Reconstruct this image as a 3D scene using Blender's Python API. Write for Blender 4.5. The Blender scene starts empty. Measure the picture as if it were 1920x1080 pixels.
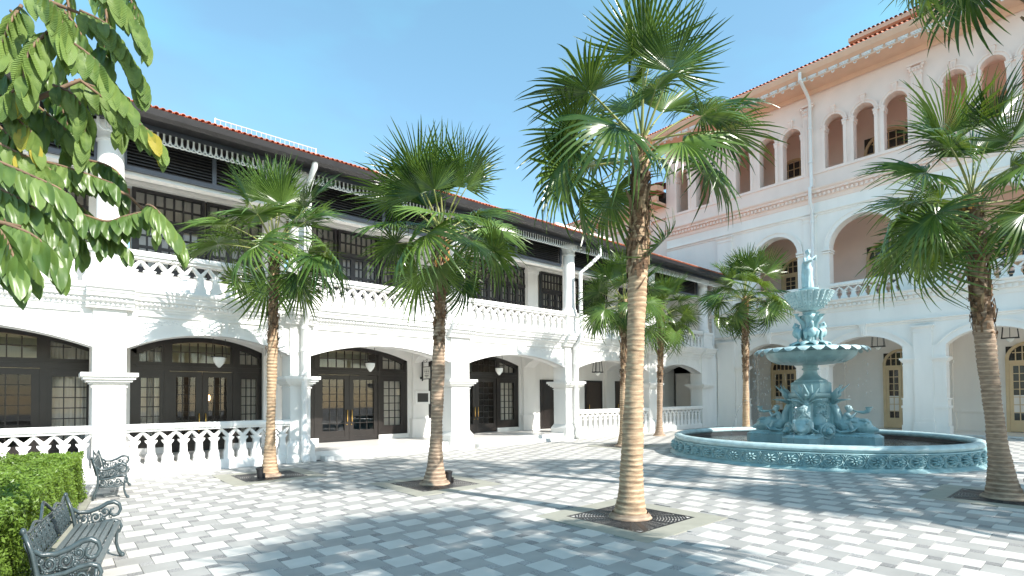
import bpy, bmesh, math, random
import numpy as np
from math import sin, cos, pi, radians, sqrt
from mathutils import Matrix, Vector
random.seed(7); np.random.seed(7)
S = bpy.context.scene
COL = S.collection

# ------------------------------------------------------------------ camera
cd = bpy.data.cameras.new('camera'); cam = bpy.data.objects.new('camera', cd); COL.objects.link(cam)
YAW, PITCH, ROLL = 0.85672, 0.02164, -0.00777
_f = Vector((cos(YAW)*cos(PITCH), sin(YAW)*cos(PITCH), sin(PITCH)))
_r = Vector((sin(YAW), -cos(YAW), 0)); _u = _r.cross(_f)
_r2 = cos(ROLL)*_r + sin(ROLL)*_u; _u2 = -sin(ROLL)*_r + cos(ROLL)*_u
cam.matrix_world = Matrix(((_r2.x,_u2.x,-_f.x,0),(_r2.y,_u2.y,-_f.y,0),(_r2.z,_u2.z,-_f.z,1.9),(0,0,0,1)))
cd.sensor_fit = 'HORIZONTAL'; cd.sensor_width = 36; cd.lens = 36*990.077/1920
cd.shift_x = 0; cd.shift_y = (722.267-540)/1920
cd.clip_start = 0.05; cd.clip_end = 2000
S.camera = cam

# ------------------------------------------------------------------ light
SUN_AZ = radians(-78.0)          # direction towards the sun, measured from +X
SUN_EL = radians(38.0)
sl = bpy.data.lights.new('sun', 'SUN'); sl.energy = 4.3; sl.angle = radians(0.53); sl.color = (1.0, 0.955, 0.89)
so = bpy.data.objects.new('sun', sl); COL.objects.link(so)
sd = Vector((cos(SUN_AZ)*cos(SUN_EL), sin(SUN_AZ)*cos(SUN_EL), sin(SUN_EL)))
so.rotation_euler = sd.to_track_quat('Z', 'Y').to_euler(); so.location = (0, 0, 40)
W = bpy.data.worlds.new('World'); S.world = W; W.use_nodes = True
wn = W.node_tree; wn.nodes.clear()
sky = wn.nodes.new('ShaderNodeTexSky'); sky.sky_type = 'NISHITA'; sky.sun_disc = False
sky.sun_elevation = SUN_EL; sky.sun_rotation = pi/2 - SUN_AZ
sky.air_density = 1.0; sky.dust_density = 0.6; sky.ozone_density = 0.9
tc = wn.nodes.new('ShaderNodeTexCoord')
mp = wn.nodes.new('ShaderNodeMapping'); mp.inputs['Scale'].default_value = (1.2, 1.2, 3.2)
nz = wn.nodes.new('ShaderNodeTexNoise'); nz.inputs['Scale'].default_value = 1.6; nz.inputs['Detail'].default_value = 5; nz.inputs['Roughness'].default_value = .5
rp = wn.nodes.new('ShaderNodeMapRange'); rp.inputs['From Min'].default_value = .46; rp.inputs['From Max'].default_value = .80
rp.inputs['To Min'].default_value = .18; rp.inputs['To Max'].default_value = .60
mx = wn.nodes.new('ShaderNodeMix'); mx.data_type = 'RGBA'; mx.inputs['B'].default_value = (1.15, 4.2, 4.9, 1)
bg = wn.nodes.new('ShaderNodeBackground'); bg.inputs['Strength'].default_value = 0.132
wo = wn.nodes.new('ShaderNodeOutputWorld')
L_ = wn.links.new
L_(tc.outputs['Generated'], mp.inputs['Vector']); L_(mp.outputs[0], nz.inputs['Vector']); L_(nz.outputs['Fac'], rp.inputs['Value'])
L_(rp.outputs[0], mx.inputs['Factor']); L_(sky.outputs[0], mx.inputs['A']); tn = wn.nodes.new('ShaderNodeMix'); tn.data_type = 'RGBA'; tn.blend_type = 'MULTIPLY'; tn.inputs['Factor'].default_value = 1; tn.inputs['B'].default_value = (1., 1., 1., 1)
L_(mx.outputs['Result'], tn.inputs['A']); L_(tn.outputs['Result'], bg.inputs['Color']); L_(bg.outputs[0], wo.inputs[0])
S.view_settings.view_transform = 'Standard'; S.view_settings.look = 'None'
S.view_settings.exposure = 1.1; S.view_settings.gamma = 1.0; S.view_settings.use_curve_mapping = False
S.cycles.use_denoising = True
S.cycles.max_bounces = 12; S.cycles.diffuse_bounces = 8; S.cycles.glossy_bounces = 3
S.cycles.transparent_max_bounces = 16; S.cycles.transmission_bounces = 4
S.cycles.caustics_reflective = False; S.cycles.caustics_refractive = False; S.cycles.sample_clamp_indirect = 10

# ------------------------------------------------------------------ materials
def mat(name, col, rough=.6, metal=0., var=0., vscale=3., bump=0., bscale=40., spec=.5, obj_var=0., isl_var=0., detail=4., two=None, coord='Object', stretch=None):
    m = bpy.data.materials.new(name); m.use_nodes = True
    n = m.node_tree.nodes; l = m.node_tree.links.new
    b = n['Principled BSDF']; b.inputs['Roughness'].default_value = rough; b.inputs['Metallic'].default_value = metal
    b.inputs['Specular IOR Level'].default_value = spec
    c4 = (*col, 1)
    b.inputs['Base Color'].default_value = c4
    src = None
    t = n.new('ShaderNodeTexCoord')
    if coord == 'World': vec = n.new('ShaderNodeNewGeometry').outputs['Position']
    else: vec = t.outputs[coord]
    if stretch:
        mpp = n.new('ShaderNodeMapping'); mpp.inputs['Scale'].default_value = stretch; l(vec, mpp.inputs['Vector']); vec = mpp.outputs[0]
    if var or two:
        x = n.new('ShaderNodeTexNoise'); x.inputs['Scale'].default_value = vscale; x.inputs['Detail'].default_value = detail
        l(vec, x.inputs['Vector'])
        r = n.new('ShaderNodeValToRGB'); l(x.outputs['Fac'], r.inputs['Fac'])
        if two: a, c = col, two
        else: a = tuple(v*(1-var) for v in col); c = tuple(min(1, v*(1+var)) for v in col)
        r.color_ramp.elements[0].position = .3; r.color_ramp.elements[1].position = .7
        r.color_ramp.elements[0].color = (*a, 1); r.color_ramp.elements[1].color = (*c, 1)
        src = r.outputs['Color']
    if obj_var or isl_var:
        if obj_var:
            oi = n.new('ShaderNodeObjectInfo'); rnd = oi.outputs['Random']; v = obj_var
        else:
            gi = n.new('ShaderNodeNewGeometry'); rnd = gi.outputs['Random Per Island']; v = isl_var
        h = n.new('ShaderNodeHueSaturation')
        mr = n.new('ShaderNodeMapRange'); mr.inputs['To Min'].default_value = 1-v; mr.inputs['To Max'].default_value = 1+v
        l(rnd, mr.inputs['Value']); l(mr.outputs[0], h.inputs['Value'])
        if src: l(src, h.inputs['Color'])
        else: h.inputs['Color'].default_value = c4
        src = h.outputs['Color']
    if src: l(src, b.inputs['Base Color'])
    if bump:
        x = n.new('ShaderNodeTexNoise'); x.inputs['Scale'].default_value = bscale; x.inputs['Detail'].default_value = 3
        l(vec, x.inputs['Vector'])
        bp = n.new('ShaderNodeBump'); bp.inputs['Strength'].default_value = bump; bp.inputs['Distance'].default_value = .02
        l(x.outputs['Fac'], bp.inputs['Height']); l(bp.outputs[0], b.inputs['Normal'])
    return m

def leafmat(name, col, col2, trans=.35, rough=.35, vs=6., veins=0.):
    m = bpy.data.materials.new(name); m.use_nodes = True
    n = m.node_tree.nodes; l = m.node_tree.links.new
    b = n['Principled BSDF']; out = n['Material Output']
    b.inputs['Roughness'].default_value = rough; b.inputs['Specular IOR Level'].default_value = .45
    t = n.new('ShaderNodeTexCoord'); x = n.new('ShaderNodeTexNoise'); x.inputs['Scale'].default_value = vs; x.inputs['Detail'].default_value = 3
    l(t.outputs['Object'], x.inputs['Vector'])
    oi = n.new('ShaderNodeObjectInfo'); gi = n.new('ShaderNodeNewGeometry')
    add = n.new('ShaderNodeMath'); add.operation = 'MULTIPLY_ADD'; l(oi.outputs['Random'], add.inputs[0]); add.inputs[1].default_value = .45; l(x.outputs['Fac'], add.inputs[2])
    add2 = n.new('ShaderNodeMath'); add2.operation = 'MULTIPLY_ADD'; l(gi.outputs['Random Per Island'], add2.inputs[0]); add2.inputs[1].default_value = .3; l(add.outputs[0], add2.inputs[2])
    r = n.new('ShaderNodeValToRGB'); l(add2.outputs[0], r.inputs['Fac'])
    r.color_ramp.elements[0].position = .45; r.color_ramp.elements[1].position = 1.05
    r.color_ramp.elements[0].color = (*col, 1); r.color_ramp.elements[1].color = (*col2, 1)
    l(r.outputs[0], b.inputs['Base Color'])
    tr = n.new('ShaderNodeBsdfTranslucent')
    h = n.new('ShaderNodeHueSaturation'); h.inputs['Hue'].default_value = .475; h.inputs['Saturation'].default_value = 1.1; h.inputs['Value'].default_value = 2.1
    l(r.outputs[0], h.inputs['Color']); l(h.outputs[0], tr.inputs['Color'])
    ms = n.new('ShaderNodeMixShader'); ms.inputs[0].default_value = trans
    l(b.outputs[0], ms.inputs[1]); l(tr.outputs[0], ms.inputs[2]); l(ms.outputs[0], out.inputs['Surface'])
    if veins:
        w = n.new('ShaderNodeTexWave'); w.wave_type = 'BANDS'; w.bands_direction = 'X'; w.inputs['Scale'].default_value = veins; w.inputs['Distortion'].default_value = .4
        ab = n.new('ShaderNodeVectorMath'); ab.operation = 'ABSOLUTE'; l(t.outputs['Object'], ab.inputs[0])
        mpv = n.new('ShaderNodeSeparateXYZ'); l(ab.outputs[0], mpv.inputs[0])
        sb = n.new('ShaderNodeMath'); sb.operation = 'MULTIPLY_ADD'; l(mpv.outputs['Y'], sb.inputs[0]); sb.inputs[1].default_value = -.75; l(mpv.outputs['X'], sb.inputs[2])
        cx = n.new('ShaderNodeCombineXYZ'); l(sb.outputs[0], cx.inputs['X']); l(cx.outputs[0], w.inputs['Vector'])
        bp = n.new('ShaderNodeBump'); bp.inputs['Strength'].default_value = .5; bp.inputs['Distance'].default_value = .01
        l(w.outputs['Fac'], bp.inputs['Height']); l(bp.outputs[0], b.inputs['Normal'])
    return m

def glassmat(name, refl=.5, tint=(1, 1, 1), rough=.02):
    m = bpy.data.materials.new(name); m.use_nodes = True
    n = m.node_tree.nodes; l = m.node_tree.links.new; n.remove(n['Principled BSDF'])
    g = n.new('ShaderNodeBsdfGlossy'); g.inputs['Roughness'].default_value = rough
    t = n.new('ShaderNodeBsdfTransparent'); t.inputs[0].default_value = (*tint, 1)
    fr = n.new('ShaderNodeLayerWeight'); pw = n.new('ShaderNodeMath'); pw.operation = 'POWER'; l(fr.outputs['Facing'], pw.inputs[0]); pw.inputs[1].default_value = 4.
    ad = n.new('ShaderNodeMath'); ad.operation = 'MULTIPLY_ADD'; l(pw.outputs[0], ad.inputs[0]); ad.inputs[1].default_value = .85; ad.inputs[2].default_value = refl*.1
    ms = n.new('ShaderNodeMixShader'); l(ad.outputs[0], ms.inputs[0]); l(t.outputs[0], ms.inputs[1]); l(g.outputs[0], ms.inputs[2])
    l(ms.outputs[0], n['Material Output'].inputs['Surface'])
    return m

def emitmat(name, col, e):
    m = bpy.data.materials.new(name); m.use_nodes = True
    b = m.node_tree.nodes['Principled BSDF']; b.inputs['Base Color'].default_value = (*col, 1)
    b.inputs['Emission Color'].default_value = (*col, 1); b.inputs['Emission Strength'].default_value = e
    return m

M = {}
M['white'] = mat('white_lime_plaster', (.79, .78, .755), .75, var=.06, vscale=1.6, bump=.08, bscale=18, stretch=(1, 1, .35), detail=8)
M['trim'] = mat('white_painted_trim', (.81, .805, .785), .6, var=.03, vscale=2.2, bump=.03, bscale=60)
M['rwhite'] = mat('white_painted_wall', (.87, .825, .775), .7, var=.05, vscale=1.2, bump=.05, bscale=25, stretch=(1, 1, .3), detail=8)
M['rupper'] = mat('wall_with_warm_light_tint', (.86, .71, .635), .7, var=.045, vscale=1., bump=.05, bscale=25)  # pink cast of warm light put into the wall's base colour
M['soffit'] = mat('peach_painted_soffit', (.72, .47, .33), .6, var=.06, vscale=1.5)
M['dark'] = mat('dark_brown_paint', (.016, .0125, .011), .32, var=.2, vscale=4, bump=.03, bscale=50)
M['darkup'] = mat('black_painted_timber', (.022, .02, .022), .45, var=.25, vscale=5)
M['slat'] = mat('dark_louvre_slat_paint', (.052, .047, .046), .4, var=.2, vscale=6)
M['grey'] = mat('slate_painted_timber', (.10, .11, .135), .45, var=.12, vscale=3)
M['bronze'] = mat('brown_door_timber', (.045, .03, .022), .35, var=.25, vscale=6, stretch=(6, 6, .5))
M['terra'] = mat('terracotta', (.52, .17, .085), .8, var=.3, vscale=5, obj_var=.28, bump=.2, bscale=60)
M['terraj'] = mat('terracotta_courses', (.50, .17, .09), .8, var=.3, vscale=9, isl_var=.25)
M['cream'] = mat('cream_door_paint', (.62, .47, .28), .45, var=.06, vscale=3)
M['brass'] = mat('polished_brass', (.78, .50, .14), .25, 1.)
M['curtain'] = mat('sheer_cream_cloth', (.66, .63, .55), .9, var=.06, vscale=8)
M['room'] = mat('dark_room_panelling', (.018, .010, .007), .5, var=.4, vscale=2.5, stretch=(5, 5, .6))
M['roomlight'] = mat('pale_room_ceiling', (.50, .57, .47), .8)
M['glass'] = glassmat('window_glass', .4)
M['cove'] = emitmat('warm_cove_light', (1., .74, .48), 3.2)
M['sconce'] = emitmat('warm_sconce_light', (1., .6, .25), 5.)
M['opal'] = mat('opal_glass_shade', (.82, .82, .78), .25, var=.02)
M['iron'] = mat('black_cast_iron', (.018, .018, .02), .45, bump=.1, bscale=80)
M['bench'] = mat('dark_grey_green_gloss_paint', (.048, .068, .074), .28, var=.25, vscale=14, bump=.08, bscale=70)
M['benchwood'] = mat('painted_bench_slat', (.088, .112, .116), .38, var=.18, vscale=10, stretch=(1, 12, 12), bump=.05)
M['pavew'] = mat('white_granite', (.54, .525, .49), .6, var=.11, vscale=1.7, isl_var=.06, bump=.05, bscale=150, coord='World', detail=10)
M['paveg'] = mat('grey_granite', (.33, .325, .31), .6, var=.13, vscale=1.7, isl_var=.09, bump=.05, bscale=150, coord='World', detail=10)
M['paved'] = mat('dark_speckled_granite', (.15, .15, .148), .6, two=(.42, .41, .40), vscale=70, isl_var=.25, detail=2, coord='World')
M['grout'] = mat('sand_grout', (.27, .27, .26), .9, var=.15, vscale=4)
M['border'] = mat('olive_grey_stone', (.31, .305, .255), .6, var=.08, vscale=4, bump=.06, bscale=90)
M['marble'] = mat('white_step_marble', (.68, .68, .66), .3, var=.08, vscale=2.4)
M['floor'] = mat('grey_white_floor', (.72, .70, .67), .3, var=.06, vscale=2)
M['gravel'] = mat('pale_gravel', (.20, .19, .17), .9, two=(.72, .70, .66), vscale=55, bump=.5, bscale=60)
M['soil'] = mat('dark_soil', (.04, .032, .026), .9, var=.4, vscale=20)
def trunkmat(name, a, b, ringw):
    m = mat(name, a, .8, two=b, vscale=7, bump=.35, bscale=45, stretch=(1, 1, 3))
    n = m.node_tree.nodes; l = m.node_tree.links.new; bs = n['Principled BSDF']; src = bs.inputs['Base Color'].links[0].from_socket
    t = n.new('ShaderNodeTexCoord'); w = n.new('ShaderNodeTexWave'); w.bands_direction = 'Z'; w.inputs['Scale'].default_value = 3.9; w.inputs['Distortion'].default_value = 2.2; w.inputs['Detail'].default_value = 2; w.inputs['Detail Scale'].default_value = .6
    l(t.outputs['Object'], w.inputs['Vector']); r = n.new('ShaderNodeValToRGB'); l(w.outputs['Fac'], r.inputs['Fac'])
    r.color_ramp.elements[0].position = .62; r.color_ramp.elements[0].color = (.84, .79, .74, 1); r.color_ramp.elements[1].position = .95; r.color_ramp.elements[1].color = (1.25, 1.22, 1.17, 1)
    mm = n.new('ShaderNodeMix'); mm.data_type = 'RGBA'; mm.blend_type = 'MULTIPLY'; mm.inputs['Factor'].default_value = 1
    l(src, mm.inputs['A']); l(r.outputs[0], mm.inputs['B']); l(mm.outputs['Result'], bs.inputs['Base Color'])
    return m
M['trunk'] = trunkmat('ringed_palm_bark', (.30, .20, .125), (.52, .40, .27), 1)
M['trunkd'] = trunkmat('grey_palm_bark', (.23, .165, .12), (.40, .31, .23), 1)
M['ring'] = mat('bark_ring', (.20, .12, .07), .85, two=(.36, .25, .16), vscale=9)
M['fibre'] = mat('brown_palm_fibre', (.085, .048, .028), .9, two=(.24, .145, .08), vscale=9, isl_var=.45, bump=.5, bscale=60, stretch=(1, 1, 4))
M['stub'] = mat('old_leaf_base', (.20, .125, .065), .8, two=(.46, .33, .20), vscale=5, isl_var=.4)
M['orange'] = mat('orange_leaf_sheath', (.42, .17, .03), .7, two=(.62, .36, .08), vscale=14, isl_var=.3)
M['petiole'] = mat('green_petiole', (.17, .22, .06), .5, two=(.33, .32, .10), vscale=3)
M['palm'] = leafmat('fan_palm_leaf', (.016, .052, .012), (.105, .175, .034), .17, .25, 2.5)
M['leaf'] = leafmat('broad_tree_leaf', (.052, .108, .024), (.175, .255, .066), .26, .36, 3., veins=6.)
M['leafy'] = leafmat('yellow_tree_leaf', (.26, .28, .045), (.42, .36, .06), .35, .4, 3., veins=6.)
M['hedge'] = leafmat('hedge_leaf', (.036, .085, .011), (.15, .24, .040), .3, .4, 3.)
M['twig'] = mat('brown_twig', (.16, .10, .06), .8, var=.3, vscale=8)
M['dtwig'] = mat('dark_hedge_twigs', (.03, .035, .015), .9, var=.4, vscale=12)
M['patina'] = mat('blue_green_patina_paint', (.275, .43, .455), .42, var=.16, vscale=3.5, bump=.08, bscale=45)
M['patinal'] = mat('pale_patina_paint', (.40, .535, .55), .42, var=.16, vscale=5, bump=.08, bscale=45)
M['patinad'] = mat('dark_patina_paint', (.13, .27, .30), .45, var=.14, vscale=5, bump=.08, bscale=45)
M['basin'] = mat('dark_basin_lining', (.03, .032, .035), .35, var=.4, vscale=3)
M['pipe'] = mat('white_downpipe_paint', (.79, .79, .78), .4, var=.03)
M['sign'] = mat('sign_board_white', (.78, .77, .72), .5)
M['ink'] = mat('sign_print_black', (.02, .02, .02), .5)
M['plaque'] = mat('plaque_dark_metal', (.045, .042, .042), .3, .3)
M['steel'] = mat('galvanised_rail', (.62, .64, .66), .4, .2)
M['clay'] = mat('wall_relief_terracotta', (.55, .35, .26), .7)
def watermat():
    m = bpy.data.materials.new('basin_water'); m.use_nodes = True
    b = m.node_tree.nodes['Principled BSDF']; n = m.node_tree.nodes; l = m.node_tree.links.new
    b.inputs['Base Color'].default_value = (.022, .024, .026, 1); b.inputs['Roughness'].default_value = .06; b.inputs['Specular IOR Level'].default_value = .6
    t = n.new('ShaderNodeTexCoord'); x = n.new('ShaderNodeTexNoise'); x.inputs['Scale'].default_value = 5; x.inputs['Detail'].default_value = 4; x.inputs['Distortion'].default_value = .6
    l(t.outputs['Object'], x.inputs['Vector']); bp = n.new('ShaderNodeBump'); bp.inputs['Strength'].default_value = .55; bp.inputs['Distance'].default_value = .05
    l(x.outputs['Fac'], bp.inputs['Height']); l(bp.outputs[0], b.inputs['Normal'])
    return m
M['water'] = watermat()
M['drop'] = glassmat('falling_water', 2.2, (.96, .98, 1), .08)

# ------------------------------------------------------------------ mesh helpers
class MB:
    """collects faces; T maps local (u, w, z) to world"""
    def __init__(s, T=None): s.v = []; s.f = []; s.T = T
    def add(s, vs, fs):
        o = len(s.v)
        if s.T: vs = [s.T(*p) for p in vs]
        s.v.extend(vs); s.f.extend([tuple(i+o for i in f) for f in fs])
    def box(s, x0, x1, y0, y1, z0, z1):
        s.add([(x0,y0,z0),(x1,y0,z0),(x1,y1,z0),(x0,y1,z0),(x0,y0,z1),(x1,y0,z1),(x1,y1,z1),(x0,y1,z1)],
              [(0,3,2,1),(4,5,6,7),(0,1,5,4),(1,2,6,5),(2,3,7,6),(3,0,4,7)])
    def prism(s, poly, y0, y1, caps=True):
        """poly of (x,z) extruded along y"""
        n = len(poly)
        vs = [(p[0], y0, p[1]) for p in poly]+[(p[0], y1, p[1]) for p in poly]
        fs = [(i, (i+1) % n, n+(i+1) % n, n+i) for i in range(n)]
        if caps: fs += [tuple(range(n-1, -1, -1)), tuple(range(n, 2*n))]
        s.add(vs, fs)
    def strip(s, A, B, y0, y1):
        """solid between polyline A and polyline B ((x,z) lists of the same length), extruded y0..y1"""
        n = len(A); vs = []
        for y in (y0, y1): vs += [(p[0], y, p[1]) for p in A]+[(p[0], y, p[1]) for p in B]
        fs = []
        for i in range(n-1):
            fs += [(i, i+1, n+i+1, n+i), (2*n+i, 3*n+i, 3*n+i+1, 2*n+i+1), (i, 2*n+i, 2*n+i+1, i+1), (n+i, n+i+1, 3*n+i+1, 3*n+i)]
        fs += [(0, n, 3*n, 2*n), (n-1, 3*n-1, 4*n-1, 2*n-1)]
        s.add(vs, fs)
    def mould(s, prof, x0, x1):
        """prof = (outward, z) profile closed polygon swept along x"""
        n = len(prof)
        vs = [(x0, p[0], p[1]) for p in prof]+[(x1, p[0], p[1]) for p in prof]
        s.add(vs, [(i, (i+1) % n, n+(i+1) % n, n+i) for i in range(n)]+[tuple(range(n-1, -1, -1)), tuple(range(n, 2*n))])
    def lathe(s, prof, c=(0, 0, 0), n=24, mod=None, a0=0, a1=2*pi):
        full = abs(a1-a0-2*pi) < 1e-6; k = n if full else n+1
        vs = []
        for (r, z) in prof:
            for i in range(k):
                a = a0+(a1-a0)*i/n; rr, zz = (r, z) if not mod else mod(r, z, a)
                vs.append((c[0]+rr*cos(a), c[1]+rr*sin(a), c[2]+zz))
        fs = []
        for j in range(len(prof)-1):
            for i in range(n):
                i2 = (i+1) % k
                fs.append((j*k+i, j*k+i2, (j+1)*k+i2, (j+1)*k+i))
        s.add(vs, fs)
    def tube(s, pts, rad, n=8, cap=True, flat=1.):
        pts = [Vector(p) for p in pts]; m = len(pts)
        if not hasattr(rad, '__len__'): rad = [rad]*m
        t0 = (pts[1]-pts[0]).normalized(); up = Vector((0, 0, 1)) if abs(t0.z) < .9 else Vector((1, 0, 0))
        a = t0.cross(up).normalized(); vs = []
        for i, p in enumerate(pts):
            t = (pts[min(i+1, m-1)]-pts[max(i-1, 0)])
            if t.length < 1e-9: t = t0
            t.normalize(); a = (a-t*a.dot(t)).normalized(); b = t.cross(a)
            for k in range(n):
                w = 2*pi*k/n; q = p+(a*cos(w)+b*sin(w)*flat)*rad[i]; vs.append(tuple(q))
        fs = [(j*n+k, j*n+(k+1) % n, (j+1)*n+(k+1) % n, (j+1)*n+k) for j in range(m-1) for k in range(n)]
        if cap: fs += [tuple(range(n-1, -1, -1)), tuple(range((m-1)*n, m*n))]
        s.add(vs, fs)
    def ball(s, c, r, n=10, m=7):
        if not hasattr(r, '__len__'): r = (r, r, r)
        vs = [(c[0], c[1], c[2]-r[2])]
        for j in range(1, m):
            p = -pi/2+pi*j/m
            for k in range(n): vs.append((c[0]+r[0]*cos(p)*cos(2*pi*k/n), c[1]+r[1]*cos(p)*sin(2*pi*k/n), c[2]+r[2]*sin(p)))
        vs.append((c[0], c[1], c[2]+r[2])); e = len(vs)-1
        fs = [(0, 1+(k+1) % n, 1+k) for k in range(n)]
        for j in range(m-2): fs += [(1+j*n+k, 1+j*n+(k+1) % n, 1+(j+1)*n+(k+1) % n, 1+(j+1)*n+k) for k in range(n)]
        fs += [(1+(m-2)*n+k, 1+(m-2)*n+(k+1) % n, e) for k in range(n)]
        s.add(vs, fs)
    def mesh(s, name, mt, smooth=False, recalc=True, angle=None):
        me = bpy.data.meshes.new(name); me.from_pydata([tuple(v) for v in s.v], [], s.f)
        if recalc:
            bm = bmesh.new(); bm.from_mesh(me); bmesh.ops.recalc_face_normals(bm, faces=bm.faces); bm.to_mesh(me); bm.free()
        if mt: me.materials.append(mt)
        if smooth:
            me.polygons.foreach_set('use_smooth', [True]*len(me.polygons))
            if angle:
                try: me.set_sharp_from_angle(angle=radians(angle))
                except Exception: pass
        return me
    def build(s, name, mt, parent=None, smooth=False, angle=None, kind=None, recalc=True):
        return link(name, s.mesh(name, mt, smooth, recalc, angle), parent, kind)
def link(name, me, parent=None, kind=None, loc=None, mw=None):
    o = bpy.data.objects.new(name, me); COL.objects.link(o)
    if parent: o.parent = parent
    if kind: o['kind'] = kind
    if mw is not None: o.matrix_basis = mw
    elif loc: o.location = loc
    return o
def thing(name, label, cat, loc=(0, 0, 0), group=None, rz=0):
    o = bpy.data.objects.new(name, None); COL.objects.link(o); o.location = loc; o.rotation_euler = (0, 0, rz)
    o.empty_display_size = .1
    o['label'] = label; o['category'] = cat
    if group: o['group'] = group
    return o
def tag(o, label, cat, group=None):
    o['label'] = label; o['category'] = cat
    if group: o['group'] = group
    return o
def fused(mb, name, mt, voxel=.02, smooth=2, parent=None, **kw):
    """one continuous skin round overlapping solids"""
    me = mb.mesh(name+'_base', None, recalc=True)
    o = bpy.data.objects.new('tmp', me); COL.objects.link(o)
    r = o.modifiers.new('r', 'REMESH'); r.mode = 'VOXEL'; r.voxel_size = voxel
    sm = o.modifiers.new('s', 'SMOOTH'); sm.iterations = smooth; sm.factor = .5
    dg = bpy.context.evaluated_depsgraph_get(); dg.update()
    m2 = bpy.data.meshes.new_from_object(o.evaluated_get(dg)); m2.name = name
    bpy.data.objects.remove(o); bpy.data.meshes.remove(me)
    m2.materials.clear(); m2.materials.append(mt)
    m2.polygons.foreach_set('use_smooth', [True]*len(m2.polygons))
    return m2
def arc(u0, u1, z0, z1, n=14):
    """segmental arch through (u0,z0) apex z1 (u1,z0): points left to right"""
    h = (u1-u0)/2; s = z1-z0; R = (h*h+s*s)/(2*s); a = math.asin(min(1, h/R)) if s < h else pi-math.asin(min(1, h/R))
    c = (u0+u1)/2; zc = z1-R
    return [(c+R*sin(-a+2*a*i/n), zc+R*cos(-a+2*a*i/n)) for i in range(n+1)]

# ================================================================== GROUND
g = MB(); g.add([(-60,-60,0),(80,-60,0),(80,80,0),(-60,80,0)], [(0,1,2,3)])
ground = g.build('ground', M['grout'], kind='structure', recalc=False)
FC = (18.17, 6.47); FR = 4.34                       # fountain centre and outer radius
PALMS = dict(p1=(3.99,13.68), p2=(6.29,9.86), p3=(6.80,5.06), p4=(12.92,1.41), p5=(16.2,12.35), p6=(21.4,14.2), p7=(24.6,11.6), p8=(11.6,-.3))
GRATED = ['p1','p2','p3','p4','p5']
def blocked(x, y, h=.0):
    if (x-FC[0])**2+(y-FC[1])**2 < (FR-.05)**2: return True
    for k in GRATED:
        c = PALMS[k]
        if abs(x-c[0]) < 1.05 and abs(y-c[1]) < 1.05: return True
    if y > 15.95 or x > 30.3: return True
    if 5.95 < x < 16.95 and y > 15.62: return True
    if x < .52-(12.8-y)*.12 and 5.0 < y < 13.4: return True
    return False
TA, TB, GAP, TH = .345, .138, .004, .012
def tile_geo(x0, y0, w, h, tilt=0.):
    x0 += GAP/2; y0 += GAP/2; x1 = x0+w-GAP; y1 = y0+h-GAP
    c = .003; z = TH+tilt
    vs = [(x0,y0,0),(x1,y0,0),(x1,y1,0),(x0,y1,0),(x0,y0,z-c),(x1,y0,z-c),(x1,y1,z-c),(x0,y1,z-c),(x0+c,y0+c,z),(x1-c,y0+c,z),(x1-c,y1-c,z),(x0+c,y1-c,z)]
    fs = [(0,1,5,4),(1,2,6,5),(2,3,7,6),(3,0,4,7),(4,5,9,8),(5,6,10,9),(6,7,11,10),(7,4,8,11),(8,9,10,11)]
    return vs, fs
def tile_simple(x0, y0, w, h, tilt=0.):
    x0 += GAP/2; y0 += GAP/2; x1 = x0+w-GAP; y1 = y0+h-GAP; z = TH+tilt
    return [(x0,y0,0),(x1,y0,0),(x1,y1,0),(x0,y1,0),(x0,y0,z),(x1,y0,z),(x1,y1,z),(x0,y1,z)], [(0,1,5,4),(1,2,6,5),(2,3,7,6),(3,0,4,7),(4,5,6,7)]
tiles = []
ox, oy = 5.58, 3.035
for i in range(-75, 85):
    for j in range(-75, 85):
        x = ox+i*TA+j*TB; y = oy-i*TB+j*TA
        if not (-3 < x < 30.6 and -4.5 < y < 16.2): continue
        for kind, tx, ty, w in ((('w' if (i+j) % 2 == 0 else 'g'), x, y, TA), ('d', x+TA, y+TA-TB, TB)):
            cx, cy = tx+w/2, ty+w/2
            if blocked(cx, cy): continue
            dep = cx*_f.x+cy*_f.y; lat = cx*_r.x+cy*_r.y
            inview = dep > .5 and abs(lat/dep) < 1.0 and dep > 1.9*990/(1085-745)
            sc_ = (990/dep)*(990/dep)*1.9/dep if dep > .3 else 0
            tiles.append((-(sc_*w*w) if inview else 0, kind, tx, ty, w))
tiles.sort(key=lambda t: t[0])
pm = {'w': M['pavew'], 'g': M['paveg'], 'd': M['paved']}
tm = {}
for kind, w in (('w',TA),('g',TA),('d',TB)):
    b = MB(); b.add(*tile_geo(-w/2, -w/2, w, w)); tm[kind] = b.mesh('paving_tile', pm[kind], recalc=False)
for t in tiles[:300]:
    o = link('paving_tile' if t[1] != 'd' else 'small_paving_tile', tm[t[1]], ground, loc=(t[2]+t[4]/2, t[3]+t[4]/2, random.uniform(-.0015, .0012)))
rest = {k: MB() for k in 'wgd'}
for t in tiles[300:]:
    rest[t[1]].add(*tile_simple(t[2], t[3], t[4], t[4], random.uniform(-.0015, .0012)))
for k, nm in (('w','white_paving'),('g','grey_paving'),('d','dark_paving')):
    rest[k].build(nm, pm[k], ground, kind='stuff', recalc=False)

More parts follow.
